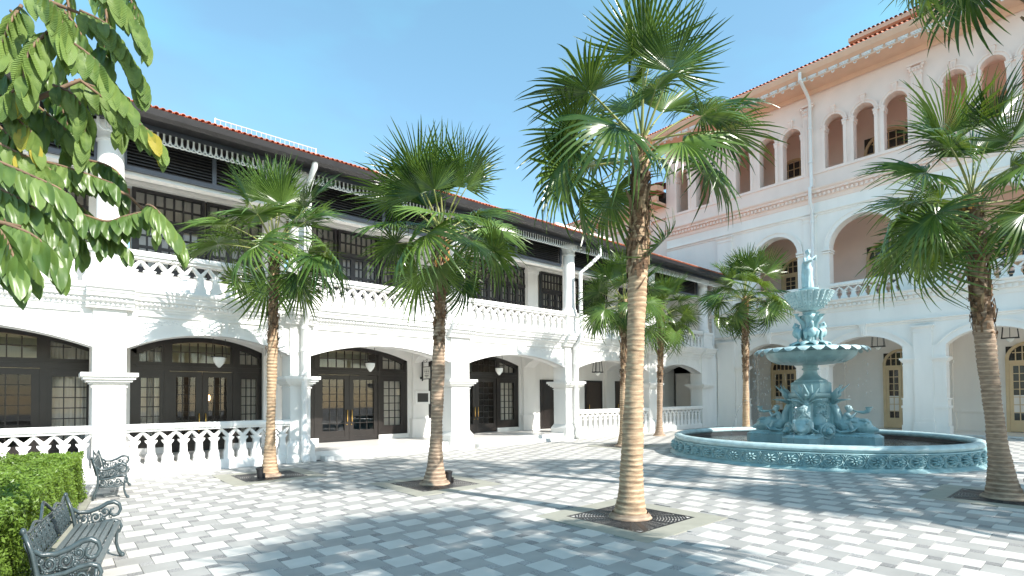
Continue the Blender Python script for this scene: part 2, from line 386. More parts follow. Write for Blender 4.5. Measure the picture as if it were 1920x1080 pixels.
# ================================================================== LEFT BUILDING (facade along X at y = 16)
def TL(u, w, z): return (u, 16-w, z)
arcade = thing('arcade_building', 'long white two storey building with arched arcade, dark louvres and terracotta eaves', 'building', (12, 18, 0))
arcade.location = (0, 0, 0)
BAYS = [(-4.1,.68),(1.33,5.24),(5.83,10.95),(11.75,17.0),(17.85,23.25),(24.05,28.55)]
PIERS = [(-4.8,-4.1),(.68,1.33),(5.24,5.83),(10.95,11.75),(17.0,17.85),(23.25,24.05),(28.55,29.45)]
ZF = .28
# --- masonry
wall = MB(TL)
for (u0,u1) in BAYS:
    A = arc(u0, u1, 3.17, 3.61, 18); B = [(p[0], 4.12) for p in A]
    wall.strip(A, B, -.62, -.08)
wall.box(29.45, 30.4, -.5, -.02, 0, 4.12)                        # end of the arcade next to the corner
wall.box(-4.8, 30.4, -2.95, -.1, 3.95, 4.58)                      # slab over the verandah
wall.box(-4.8, 30.4, -2.6, -.1, 4.585, 4.66)
# back wall of the ground floor, y = 19 (w = -3)
WIN = [(-1.40, 2.35, 1.1), (3.54, 1.87, .88), (8.40, 2.46, 1.18), (14.37, 2.55, 1.2)]
prev = -4.8
for (c, hw, dw) in WIN:
    wall.box(prev, c-hw, -3.4, -3.0, ZF, 3.94)
    A = arc(c-hw, c+hw, 3.38, 3.84, 16); wall.strip(A, [(p[0], 3.94) for p in A], -3.4, -3.0)
    wall.box(c-hw, c-dw, -3.4, -3.0, ZF, ZF+.17); wall.box(c+dw, c+hw, -3.4, -3.0, ZF, ZF+.17)
    prev = c+hw
wall.box(prev, 30.4, -3.4, -3.0, ZF, 3.94)
# pilasters on the back wall and cross arches behind the piers
for (u0,u1) in PIERS:
    wall.box(u0+.05, u1-.02, -3.0, -2.82, ZF, 3.94)
    wall.box(u0-.03, u1+.06, -3.0, -2.74, ZF, ZF+.75)
    wall.box(u0-.06, u1+.09, -3.0, -2.70, ZF, ZF+.14)
    A = [(-2.82,3.3),(-2.5,3.52),(-2.0,3.68),(-1.7,3.72),(-1.3,3.68),(-.9,3.52),(-.7,3.3)]
    for k in range(len(A)-1):
        (w0,z0),(w1,z1) = A[k],A[k+1]
        wall.add([(u0+.1,w0,z0),(u0+.1,w1,z1),(u0+.1,w1,3.95),(u0+.1,w0,3.95),(u1-.1,w0,z0),(u1-.1,w1,z1),(u1-.1,w1,3.95),(u1-.1,w0,3.95)],
                 [(0,1,2,3),(7,6,5,4),(0,4,5,1)])
# upper floor back wall y = 18.7
wall.box(-4.8, 30.4, -2.95, -2.72, 4.66, 5.62)
wall.box(-4.8, 30.4, -2.95, -2.72, 8.1, 8.5)
wall.box(-4.8, 30.4, -2.72, -2.60, 8.16, 8.26)
wall.box(-4.8, 30.4, -2.72, -.47, 8.28, 8.40)                      # verandah ceiling
wall.box(-4.8, 30.4, -.62, -.34, 7.60, 7.69)                      # cream beam under the louvres
wall.build('wall', M['white'], arcade)
fl = MB(TL); fl.box(-4.8, 30.4, -3.0, -.30, .02, ZF); fl.box(5.9, 17.0, -.30, -.04, .02, ZF)
fl.build('verandah_floor', M['floor'], arcade)
for (u0,u1,nm) in ((6.15,10.72,0),(11.98,16.8,0)):
    s_ = MB(TL)
    s_.box(u0, u1, -.04, .34, .0, .145)
    s_.build('step', M['marble'], arcade)
# pier meshes
def pier_mesh(u0, u1, base):
    b = MB(TL)
    b.box(u0, u1, -.75, 0, 0, 4.12)
    for (p, z0, z1) in ((.03,2.20,2.235),(.06,2.285,2.33),(.12,2.33,2.39),(.18,2.39,2.455),(.23,2.455,2.55)):
        b.box(u0-p, u1+p, -.75-p, p, z0, z1)
    if base:
        b.box(u0-.10, u1+.10, -.85, .10, 0, .50)
        b.add([(u0-.10,.10,.50),(u1+.10,.10,.50),(u1+.10,-.85,.50),(u0-.10,-.85,.50),(u0,.005,.66),(u1,.005,.66),(u1,-.755,.66),(u0,-.755,.66)],
              [(0,1,5,4),(1,2,6,5),(2,3,7,6),(3,0,4,7)])
        b.box(u0-.13, u1+.13, -.88, .13, 0, .17)
    else:
        b.box(u0-.03, u1+.03, -.78, .03, 0, .2)
    return b
CORN = [(-.3,4.10),(.0,4.10),(.02,4.16),(.05,4.17),(.05,4.21),(.12,4.27),(.14,4.32),(.14,4.35),(.21,4.36),(.23,4.43),(.27,4.47),(.27,4.52),(.32,4.545),(.34,4.60),(.34,4.625),(-.3,4.64)]
for i, (u0,u1) in enumerate(PIERS):
    p = pier_mesh(u0, u1, i in (2,3,4,5)).build('pier', M['white'], arcade)
    c = MB(TL); c.mould([(a+.10, z) for a, z in CORN], u0-.14, u1+.14)
    for k in range(int((u1-u0+.2)/.095)):
        c.ball((u0-.1+.06+k*.095, .24, 4.29), (.034, .03, .045), 6, 4)
    c.build('cornice_block', M['trim'], p)
    if i in (1, 3, 5):
        r = MB(TL); um = (u0+u1)/2
        r.tube([(um+.15*cos(a), .012, 3.50+.12*sin(a)) for a in np.linspace(0, 2*pi, 17)], .016, 5)
        for q in range(5): r.ball((um+.075*cos(2*pi*q/5+.3), .005, 3.49+.06*sin(2*pi*q/5+.3)), (.055,.03,.045), 7, 5)
        r.ball((um, .01, 3.49), (.04,.04,.04), 7, 5)
        r.build('roundel', M['trim'], p, smooth=True)
for i, (u0,u1) in enumerate(BAYS):
    c = MB(TL); a, b = (u0+.14 if i else u0), u1-.14
    c.mould([(q-.06, z) for q, z in CORN], a, b)
    for k in range(int((b-a)/.095)): c.ball((a+.05+k*.095, .08, 4.29), (.034,.03,.045), 6, 4)
    c.build('cornice', M['trim'], arcade)
    um = (u0+u1)/2
    k = MB(TL)
    k.add([(um-.10,-.03,3.60),(um+.10,-.03,3.60),(um+.15,-.02,4.02),(um-.15,-.02,4.02),(um-.10,-.2,3.60),(um+.10,-.2,3.60),(um+.15,-.2,4.02),(um-.15,-.2,4.02)],
          [(0,1,2,3),(0,3,7,4),(1,5,6,2),(0,4,5,1),(3,2,6,7)])
    for q in (-.05,.05): k.ball((um+q, -.02, 3.93), (.04,.03,.05), 7, 5); k.box(um+q-.012, um+q+.012, -.05, -.008, 3.66, 3.88)
    k.build('keystone', M['trim'], arcade)
    for (p0,p1) in ((u0+.22, um-.32),(um+.32, u1-.22)):
        f = MB(TL)
        f.box(p0, p1, -.1, -.03, 4.0, 4.03); f.box(p0-.03, p0, -.1, -.05, 3.55 if 0 else 3.7, 4.03); f.box(p1, p1+.03, -.1, -.05, 3.7, 4.03)
        f.box(p0, p1, -.1, -.055, 3.985, 4.0)
        rr = random.Random(i); n = int((p1-p0)/.17)
        for q in range(n):                      # scrolling leaf relief
            x = p0+.1+q*(p1-p0-.2)/max(1, n-1); z = 3.87+.035*sin(q*2.1)
            f.tube([(x+.055*cos(t)*(1-t/9), -.075, z+.055*sin(t)*(1-t/9)) for t in np.linspace(0, 5.5, 9)], .010, 4)
            f.ball((x+.06, -.08, z-.03), (.035,.02,.018), 6, 4)
        f.build('frieze_panel', M['trim'], arcade)
    # arch edge moulding
    e = MB(TL); A = arc(u0, u1, 3.17, 3.61, 18); B = arc(u0, u1, 3.17, 3.61, 18); B = [(um+(p[0]-um)*1.0, p[1]+.09) for p in B]
    e.strip(A, B, -.3, -.06)
    e.build('arch_moulding', M['trim'], arcade)

# --- balustrades
def baluster_mesh(sp, zb, zc, zp, th, T, name, mt):
    h = zc-zb; hw = sp*.5
    prof = [(hw*.74,0),(hw*.74,.10*h),(hw*.68,.12*h),(hw*.71,.27*h),(hw*.64,.34*h),(hw*.46,.45*h),(hw*.40,.82*h),(hw*.48,.85*h),(hw*.52,.87*h),(hw*.70,.93*h),(hw*.74,h)]
    poly = [(-a, z) for a, z in prof]+[(a, z) for a, z in reversed(prof)]
    b = MB(); b.prism(poly[::-1], -th/2, th/2)
    b.prism([(-hw,zp-zb-.09),(-hw*.33,h),(hw*.33,h),(hw,zp-zb-.09),(hw,zp-zb),(hw*.02,h+.085),(-hw*.02,h+.085),(-hw,zp-zb)], -th*.42, th*.42)
    b.prism([(-hw,zp-zb-.075),(-hw*.14,h+.0),(hw*.14,h+.0),(hw,zp-zb-.075),(hw,zp-zb-.04),(0,h+.045),(-hw,zp-zb-.04)], -th*.55, -th*.42)
    return b.mesh(name, mt)
def balustrade(parent, u0, u1, zb, zc, zp, zr, T, rot, w, sp0, mt, plinth=None, rails=True, th=.17):
    n = max(1, round((u1-u0)/sp0)); sp = (u1-u0)/n
    r = MB(T)
    r.box(u0, u1, w-.14, w+.14, zp-.015, zp+.05); r.box(u0, u1, w-.19, w+.19, zp+.05, zr-.05); r.box(u0, u1, w-.16, w+.16, zr-.05, zr)
    r.box(u0, u1, w-.15, w+.15, zb-.03, zb+.03)
    if plinth is not None: r.box(u0, u1, w-.2, w+.17, plinth, zb-.03)
    rail = r.build('balustrade', mt, parent)
    me = baluster_mesh(sp, zb+.03, zc, zp, th, None, 'baluster', mt)
    for k in range(n):
        p = T(u0+sp*(k+.5), w, zb+.03)
        link('baluster', me, rail, mw=Matrix.Translation(p) @ Matrix.Rotation(rot, 4, 'Z'))
    return rail
for i, (u0,u1) in enumerate(BAYS):
    balustrade(arcade, u0-.02 if i == 0 else u0-.1, u1+.1, 4.66, 5.13, 5.42, 5.60, TL, pi*0, -.02, .36, M['trim'])
    if i in (0,1,4,5):
        balustrade(arcade, u0, u1, .23, .86, 1.11, 1.28, TL, 0, -.18, .345 if i < 2 else .37, M['trim'], plinth=0)
# --- upper columns and their pedestals
colm = MB(); colm.lathe([(.36,0),(.36,.08),(.33,.10),(.35,.16),(.31,.22),(.285,.30),(.28,1.4),(.265,2.55),(.265,2.62),(.30,2.64),(.30,2.68),(.27,2.70),(.28,2.78),(.36,2.90),(.40,2.96),(.40,3.06)], n=22)
colme = colm.mesh('column', M['trim'], True, angle=40)
for i, (u0,u1) in enumerate(PIERS):
    um = (u0+u1)/2
    pd = MB(TL); pd.box(u0-.04, u1+.04, -.55, .16, 4.63, 5.44); pd.box(u0-.10, u1+.10, -.6, .22, 5.44, 5.56); pd.box(u0-.07, u1+.07, -.58, .19, 4.63, 4.78)
    A = arc(u0+.08, u1-.08, 5.10, 5.22, 8); pd.strip(A, [(p[0], p[1]+.05) for p in A], .1, .185)
    pd.build('pedestal', M['trim'], arcade)
    link('column', colme, arcade, loc=(um, 16.16, 5.56))
    back = MB(TL); back.box(um-.33, um+.33, -2.72, -2.5, 4.66, 8.16); back.box(um-.37, um+.37, -2.72, -2.45, 7.85, 8.0); back.build('pilaster', M['trim'], arcade)

# --- glazed joinery
NP = [0]
def glazing(fr, panes, T, u0, u1, z0, z1, nu, nz_, w, mt_bar, bar=.028, top=None, fill=None, dep=.05):
    """muntin bars into mesh fr; panes listed as (poly)"""
    for a in range(1, nu):
        u = u0+(u1-u0)*a/nu; zt = z1 if not top else min(z1, top(u))
        if zt > z0: fr.box(u-bar/2, u+bar/2, w-dep/2, w+dep/2, z0, zt)
    for b in range(1, nz_):
        z = z0+(z1-z0)*b/nz_
        if top:
            us = [u for u in np.linspace(u0, u1, 25) if top(u) > z+.01]
            if len(us) > 1: fr.box(us[0], us[-1], w-dep/2-.002, w+dep/2+.002, z-bar/2, z+bar/2)
        else: fr.box(u0, u1, w-dep/2-.002, w+dep/2+.002, z-bar/2, z+bar/2)
    for a in range(nu):
        for b in range(nz_):
            ua, ub = u0+(u1-u0)*a/nu, u0+(u1-u0)*(a+1)/nu; za, zb = z0+(z1-z0)*b/nz_, z0+(z1-z0)*(b+1)/nz_
            if top:
                t0, t1 = min(zb, top(ua)), min(zb, top(ub))
                if max(t0, t1) < za+.03: continue
                panes.append([(ua,za),(ub,za),(ub,max(za,t1)),(ua,max(za,t0))])
            else: panes.append([(ua,za),(ub,za),(ub,zb),(ua,zb)])
def put_panes(panes, T, w, parent, single):
    if single:
        cache = {}
        for p in panes:
            c = (p[0][0], p[0][1]); key = tuple((round(q[0]-c[0], 4), round(q[1]-c[1], 4)) for q in p)
            if key not in cache:
                b = MB(T); b.prism(key, -.004, .004); vs = b.v
                o0 = T(0, 0, 0); b.v = [tuple(np.subtract(v, o0)) for v in vs]; cache[key] = b.mesh('pane', M['glass'])
            q = np.subtract(T(c[0], w, c[1]), T(0, 0, 0))
            loc = T(c[0], w, c[1]); link('pane', cache[key], parent, loc=loc); NP[0] += 1
    else:
        b = MB(T)
        for p in panes: b.add([(q[0], w, q[1]) for q in p], [(0,1,2,3)])
        b.build('panes', M['glass'], parent, kind='stuff')
def frame_rect(b, u0, u1, z0, z1, w0, w1, t):
    b.box(u0, u0+t, w0, w1, z0, z1); b.box(u1-t, u1, w0, w1, z0, z1); b.box(u0+t, u1-t, w0, w1, z0, z0+t); b.box(u0+t, u1-t, w0, w1, z1-t, z1)
def handle(parent, T, u, w, z0, z1):
    h = MB(T); h.tube([(u,w+.0,z0+.03),(u,w+.07,z0+.03)], .012, 6); h.tube([(u,w,z1-.03),(u,w+.07,z1-.03)], .012, 6)
    h.tube([(u,w+.07,z0),(u,w+.07,z1)], .019, 8); h.ball((u,w+.02,z0-.1), (.022,.022,.022), 8, 5)
    h.build('handle', M['brass'], parent, smooth=True)
def window_unit(c, hw, dw, single, left=True):
    w0, w1 = -3.22, -3.06; zt0, zt1 = 2.77, 2.96
    f = MB(TL); A = arc(c-hw, c+hw, 3.38, 3.84, 16); Bq = arc(c-hw+.16, c+hw-.16, 3.24, 3.69, 16)
    f.strip(Bq, A, w0, w1)
    topf = lambda u: float(np.interp(u, [p[0] for p in Bq], [p[1] for p in Bq]))
    z0 = ZF+.17
    f.box(c-hw, c-hw+.16, w0, w1, z0, 3.4); f.box(c+hw-.16, c+hw, w0, w1, z0, 3.4)
    f.box(c-hw+.16, c+hw-.16, w0, w1+.02, zt0, zt1); f.box(c-hw+.1, c+hw-.1, w0, w1+.05, zt1-.05, zt1-.01)
    for s in (-1, 1):
        f.box(c+s*(dw+.07)-.07, c+s*(dw+.07)+.07, w0, w1+.01, ZF, zt0); f.box(c+s*(dw+.07)-.07, c+s*(dw+.07)+.07, w0, w1+.01, zt1, topf(c+s*(dw+.07))+.03)
    panes = []
    # fanlights
    def light(u0, u1, n):
        f.box(u0, u0+.07, w0+.03, w1-.02, zt1, topf(u0+.035)+.01); f.box(u1-.07, u1, w0+.03, w1-.02, zt1, topf(u1-.035)+.01)
        f.box(u0+.07, u1-.07, w0+.03, w1-.02, zt1, zt1+.08)
        glazing(f, panes, TL, u0+.07, u1-.07, zt1+.08, 3.69, n, 2, -3.13, None, top=lambda u: topf(u)-.02)
    light(c-dw, c+dw, 7); light(c+dw+.14, c+hw-.16, 3)
    light(c-hw+.16, c-dw-.14, 3)
    # sidelights
    for s in ((-1, 1) if left else (1,)):
        a, b = sorted((c+s*(dw+.14), c+s*(hw-.16)))
        frame_rect(f, a, b, z0, zt0, w0+.03, w1-.01, .11); f.box(a+.11, b-.11, w0+.04, w1-.02, z0+.11, z0+.36); f.box(a+.11, b-.11, w0+.04, w1-.02, zt0-.22, zt0-.11)
        glazing(f, panes, TL, a+.11, b-.11, z0+.36, zt0-.22, 3, 6, -3.13, None)
    fo = f.build('window_frame', M['dark'], arcade)
    put_panes(panes, TL, -3.135, fo, single)
    for s in (-1, 1):
        a, b = sorted((c+s*.006, c+s*(dw-.004))); d = MB(TL); pn = []
        frame_rect(d, a, b, ZF+.015, zt0-.01, w0+.04, w1-.02, .17); d.box(a+.17, b-.17, w0+.05, w1-.03, ZF+.18, ZF+.40)
        glazing(d, pn, TL, a+.17, b-.17, ZF+.40, zt0-.18, 3, 7, -3.14, None)
        do = d.build('glazed_door', M['dark'], arcade); put_panes(pn, TL, -3.14, do, single)
        handle(do, TL, c+s*.09, w1-.02, 1.0, 1.45)
window_unit(*WIN[1], True); window_unit(*WIN[2], True); window_unit(*WIN[3], False); window_unit(*WIN[0], False)
# the rooms behind
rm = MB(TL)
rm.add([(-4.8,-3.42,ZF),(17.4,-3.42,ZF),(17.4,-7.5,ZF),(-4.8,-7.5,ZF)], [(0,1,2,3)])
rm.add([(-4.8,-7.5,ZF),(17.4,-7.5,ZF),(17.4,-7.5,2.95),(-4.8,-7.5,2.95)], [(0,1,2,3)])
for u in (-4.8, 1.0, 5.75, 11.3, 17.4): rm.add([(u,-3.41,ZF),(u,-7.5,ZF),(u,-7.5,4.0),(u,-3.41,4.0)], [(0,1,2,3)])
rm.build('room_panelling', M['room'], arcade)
rc = MB(TL); rc.add([(-4.8,-3.41,3.95),(17.4,-3.41,3.95),(17.4,-7.5,3.95),(-4.8,-7.5,3.95)], [(0,1,2,3)])
rc.add([(-4.8,-7.49,2.95),(17.4,-7.49,2.95),(17.4,-7.49,3.95),(-4.8,-7.49,3.95)], [(0,1,2,3)])
rc.build('room_ceiling', M['roomlight'], arcade)
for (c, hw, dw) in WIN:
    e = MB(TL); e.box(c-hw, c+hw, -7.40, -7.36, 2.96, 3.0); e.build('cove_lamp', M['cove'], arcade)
for (u) in (4.35, 4.55):
    e = MB(TL); e.ball((u,-7.3,1.95), (.05,.05,.12)); e.build('wall_lamp', M['sconce'], arcade)
# curtains (hang behind the sidelights)
def curtain(u0, u1, z0, z1, lab):
    b = MB(TL); n = 40; vs = []
    for k in range(n+1):
        u = u0+(u1-u0)*k/n; w = -3.36+.035*sin(k*1.9)+.02*sin(k*.7+u)
        vs += [(u,w,z0),(u,w,z1)]
    b.add(vs, [(2*k,2*k+2,2*k+3,2*k+1) for k in range(n)])
    o = b.build('curtain', M['curtain'], None, smooth=True, recalc=False); tag(o, lab, 'curtain', 'sheer curtains behind the sidelights')
nm = ['doors above the hedge', 'doors behind the slender left palm', 'double doors with the white step', 'doors next to the flush door']
for (c, hw, dw), q in zip(WIN, nm):
    curtain(c+dw+.16, c+hw-.1, ZF+.3, 3.66, 'cream curtain in the right sidelight of the glazed '+q)
    if q != nm[0]: curtain(c-hw+.1, c-dw-.16, ZF+.3, 3.66, 'cream curtain in the left sidelight of the glazed '+q)
# --- plain doors further along the arcade
for k, (a, b) in enumerate(((18.3,19.45),(21.65,23.05),(24.15,25.6),(28.2,29.1))):
    d = MB(TL); z1 = 2.74
    frame_rect(d, a, b, ZF, z1, -3.0, -2.92, .1)
    do = d.build('door_frame', M['dark'], arcade)
    l = MB(TL); l.box(a+.1, b-.1, -2.99, -2.95, ZF+.02, z1-.1)
    frame_rect(l, a+.22, b-.22, ZF+.18, z1-.25, -2.96, -2.942, .03)
    l.build('door_leaf', M['bronze'] if k else M['dark'], do); handle(do, TL, b-.2 if k == 0 else a+.25, -2.95, 1.15, 1.45)
# end of the verandah: passage into the corner building
ps = MB(TL); ps.box(30.4, 30.7, -3.4, -2.9, ZF, 3.94); ps.box(30.4, 30.7, -.9, -.1, ZF, 3.94); ps.box(30.4, 30.7, -2.9, -.9, 3.3, 3.94)
ps.build('end_wall', M['white'], arcade)
# --- upper windows
def upper_unit(u0, u1, single):
    f = MB(TL); w0, w1 = -2.86, -2.70; zb, zt, zh = 5.62, 8.10, 7.22
    frame_rect(f, u0, u1, zb, zt, w0, w1, .09); f.box(u0+.09, u1-.09, w0, w1+.02, zh-.09, zh+.06)
    pn = []; glazing(f, pn, TL, u0+.09, u1-.09, zh+.06, zt-.09, 7, 2, -2.77, None, bar=.055)
    n = 3; L = (u1-u0-.18)/n
    for k in range(n):
        a = u0+.09+k*L; frame_rect(f, a, a+L, zb+.09, zh-.09, w0+.03, w1-.03, .085)
        f.box(a+.085, a+L-.085, w0+.04, w1-.04, 6.36, 6.44)
        glazing(f, pn, TL, a+.085, a+L-.085, zb+.175, 6.36, 2, 2, -2.77, None, bar=.05); glazing(f, pn, TL, a+.085, a+L-.085, 6.44, zh-.175, 2, 2, -2.77, None, bar=.05)
    fo = f.build('upper_window', M['darkup'], arcade); put_panes(pn, TL, -2.775, fo, single)
for i, (u0,u1) in enumerate(BAYS):
    a, b = u0+.30, u1+.10+.12
    n = 2 if b-a < 4.4 else 3; L = (b-a)/n
    for k in range(n): upper_unit(a+k*L+.03, a+(k+1)*L-.03, i == 1 and k == 0)
    cu = MB(TL); m = 60; vs = []
    for k in range(m+1):
        u = a+(b-a)*k/m; vs += [(u,-2.98+.03*sin(k*2.3),5.6),(u,-2.98+.03*sin(k*2.3),8.1)]
    cu.add(vs, [(2*k,2*k+2,2*k+3,2*k+1) for k in range(m)])
    cu.build('blind', M['curtain'], arcade, smooth=True, recalc=False)
# --- louvres, valance, eaves
for i, (u0,u1) in enumerate(BAYS):
    a, b = u0-.05, u1+.05; f = MB(TL)
    f.box(a, b, -.36, -.24, 7.69, 7.80); f.box(a, b, -.36, -.24, 8.55, 8.66)
    n = 2; xs = [a+(b-a)*k/n for k in range(n+1)]
    for x in xs: f.box(x-.05, x+.05, -.355, -.245, 7.80, 8.55)
    lp = f.build('louvre_panel', M['grey'], arcade)
    bb = MB(TL); bb.box(a, b, -.46, -.42, 7.70, 8.66); bb.build('louvre_shade_sheet', M['darkup'], lp)  # dark sheet added so the gaps between slats look shaded
    for k in range(n):
        me = None
        for z in np.arange(7.845, 8.54, .082):
            s = MB(TL); x0, x1 = xs[k]+.05, xs[k+1]-.05
            s.add([(x0,-.25,z-.035),(x1,-.25,z-.035),(x1,-.34,z+.035),(x0,-.34,z+.035),(x0,-.25,z-.022),(x1,-.25,z-.022),(x1,-.34,z+.048),(x0,-.34,z+.048)],
                  [(0,1,2,3),(4,7,6,5),(0,4,5,1),(2,6,7,3),(0,3,7,4),(1,5,6,2)])
            s.build('louvre_slat', M['slat'], lp)
    va = MB(TL); x0 = PIERS[i][0] if i else -4.8; x1 = PIERS[i+1][0] if i < 5 else 30.3
    va.box(x0, x1, .32, .37, 8.585, 8.70)
    vo = va.build('valance_board', M['grey'], arcade)
    fr = MB(TL)
    x = x0+.06
    while x < x1-.2:
        fr.tube([(x-.01,.345,8.60)]+[(x+.125-.125*cos(t), .345, 8.44-.13*sin(t)) for t in np.linspace(0, pi, 8)]+[(x+.26,.345,8.60)], .021, 4); x += .13
    fr.build('scalloped_fretwork', M['trim'], vo)
ev = MB(TL)
ev.box(-4.8, 30.3, -.45, .95, 8.70, 8.74)                         # soffit boarding
ev.add([(-4.8,.93,8.62),(30.3,.93,8.62),(30.3,1.10,8.66),(-4.8,1.10,8.66),(-4.8,.93,8.80),(30.3,.93,8.80),(30.3,1.14,8.80),(-4.8,1.14,8.80)],
       [(0,1,2,3),(4,7,6,5),(3,2,6,7),(0,4,5,1),(0,3,7,4),(1,5,6,2)])
ev.build('gutter', M['darkup'], arcade)
rf = MB(TL); sl_ = .40
rf.add([(-4.8,1.08,8.80),(30.38,1.08,8.80),(30.38,-5.0,8.80+6.08*sl_),(-4.8,-5.0,8.80+6.08*sl_),(-4.8,-11,8.8),(30.38,-11,8.8)], [(0,1,2,3),(3,2,5,4)])
roof = rf.build('roof', M['terraj'], arcade, recalc=False)
tl = MB()
n = 7
for (y0, z0, y1, z1) in ((0,0,.42,.42*sl_),):
    vs = []
    for (y, z, r) in ((0,0,.058),(.42,.42*sl_,.050)):
        for k in range(n): a = pi*k/(n-1); vs.append((r*cos(a), y, z+r*sin(a)))
        for k in range(n): a = pi*k/(n-1); vs.append(((r-.012)*cos(a), y, z+(r-.012)*sin(a)))
    tl.add(vs, [(k,k+1,2*n+k+1,2*n+k) for k in range(n-1)]+[(k,n+k,n+k+1,k+1) for k in range(n-1)]+[(n+k,3*n+k,3*n+k+1,n+k+1) for k in range(n-1)])
tlm = tl.mesh('roof_tile', M['terra'], True, angle=50)
x = -1.4; k = 0
more = MB()
while x < 30.3:
    if k < 300: link('roof_tile', tlm, roof, mw=Matrix.Translation((x, 14.85+random.uniform(-.012,.012), 8.815)) @ Matrix.Rotation(random.uniform(-.02,.02), 4, 'Y'))
    x += .138; k += 1
for row in range(1, 14):
    for q in range(0, 230):
        x = -1.4+q*.138
        c = [(x+.055*cos(a), 14.85+row*.38+dy, 8.815+(row*.38+dy)*sl_+.055*sin(a)) for dy in (0,.40) for a in (0, pi/3, 2*pi/3, pi)]
        more.add(c, [(0,1,5,4),(1,2,6,5),(2,3,7,6)])
more.build('roof_courses', M['terraj'], roof, kind='stuff', recalc=False)
# white service rail and flashing on the roof
rl = thing('roof_rail', 'thin white service railing standing on the terracotta roof', 'railing', (5, 17.5, 9.9))
rr = MB(); 
for z in (0, .22): rr.tube([(-1.45,0,z+.12),(1.55,0,z+.12)], .016, 5)
for k in range(22): rr.tube([(-1.45+k*.143,0,-.05),(-1.45+k*.143,0,.34)], .008, 4)
rr.tube([(-1.45,0,-.1),(-1.45,0,.36)], .018, 5); rr.tube([(1.55,0,-.1),(1.55,0,.36)], .018, 5)
rr.build('rail_bars', M['steel'], rl)
rr = MB(); rr.box(-.2, 1.0, .25, .8, -.05, .30); rr.build('vent_box', M['pipe'], rl)
fb = MB(); fb.box(17.5, 21.6, 17.0, 17.5, 9.5, 9.98); tag(fb.build('roof_upstand', M['white']), 'low white parapet block on the terracotta roof near the corner', 'parapet')
# downpipes
def pipe(pts, r, parent, collars=()):
    b = MB(); b.tube(pts, r, 10)
    for c in collars: b.lathe([(r+.002,-.05),(r+.025,-.045),(r+.025,.045),(r+.002,.05)], c, 10)
    return b.build('downpipe', M['pipe'], parent, smooth=True, angle=50)
p = pipe([(5.60,15.86,.7),(5.60,15.86,4.1),(5.60,15.6,4.35),(5.60,15.52,4.5),(5.60,15.52,8.0),(5.60,15.3,8.35),(5.60,15.05,8.55),(5.60,15.0,8.7)], .085, arcade, [(5.6,15.86,z) for z in (.75,2.62,3.35,4.0)]+[(5.6,15.52,z) for z in (4.72,6.2)])
p = pipe([(17.5,15.86,.7),(17.5,15.86,4.1),(17.5,15.6,4.35),(17.5,15.52,4.5),(17.5,15.52,7.35),(17.95,15.3,7.75),(18.35,15.1,8.2),(18.40,15.05,8.72)], .085, arcade, [(17.5,15.86,z) for z in (.75,2.62,3.35,4.0)]+[(17.5,15.52,z) for z in (4.72,6.2)])
for u in (5.6, 17.5):                                              # scrolled feet of the pipes
    b = MB(); b.tube([(u,15.84,.8),(u,15.80,.62),(u,15.70,.5),(u,15.74,.36),(u,15.78,.28),(u,15.72,.12),(u,15.62,.03)], [.10,.12,.13,.12,.12,.13,.10], 10)
    b.build('pipe_foot', M['trim'], arcade, smooth=True)

# ------------------------------------------------------------------ things on the arcade
def pendant(x, y, zc, lab, s=1., z_top=3.9, grp='pendant lamps hanging in the arcade'):
    t = thing('pendant_lamp', lab, 'lamp', (x, y, zc), grp)
    b = MB(); b.lathe([(.0,-.19*s),(.03*s,-.185*s),(.10*s,-.10*s),(.155*s,0),(.165*s,.10*s),(.15*s,.11*s),(.0,.11*s)], n=18); b.build('shade', M['opal'], t, True, 50)
    b = MB(); b.box(-.21*s, .21*s, -.018, .018, .11*s, .14*s)
    for q in (-1, 1): b.tube([(q*.19*s,0,.13*s),(q*.14*s,0,z_top-zc)], .009, 5)
    b.lathe([(.17*s,z_top-zc-.03),(.17*s,z_top-zc)], n=12); b.build('bracket', M['iron'], t)
pendant(3.62, 17.2, 3.0, 'opal bowl pendant lamp in the arch behind the slender left palm', z_top=3.95)
pendant(8.35, 17.2, 3.0, 'opal bowl pendant lamp above the double doors with the white step', z_top=3.95)
pendant(14.2, 17.2, 3.0, 'opal bowl pendant lamp in the arch beside the dark flush door', z_top=3.95)
def lantern(x, y, zc, z_top, lab, axis=0):
    t = thing('frame_lantern', lab, 'lantern', (x, y, zc), 'iron frame lanterns under the arches', rz=axis)
    b = MB()
    for q in (-1, 1):
        for r in (-1, 1): b.tube([(q*.28,r*.1,0),(q*.18,r*.05,z_top-zc)], .014, 5)
    b.tube([(0,.1,0),(0,.05,z_top-zc)], .012, 5)
    b.box(-.30, .30, -.12, .12, -.03, .02); b.build('frame', M['iron'], t)
    b = MB(); b.lathe([(.0,-.2),(.05,-.19),(.13,-.10),(.17,-.03),(.0,-.03)], n=14); b.build('shade', M['opal'], t, True)
lantern(20.6, 17.2, 3.1, 3.95, 'iron frame lantern in the arcade arch behind the small left palm')
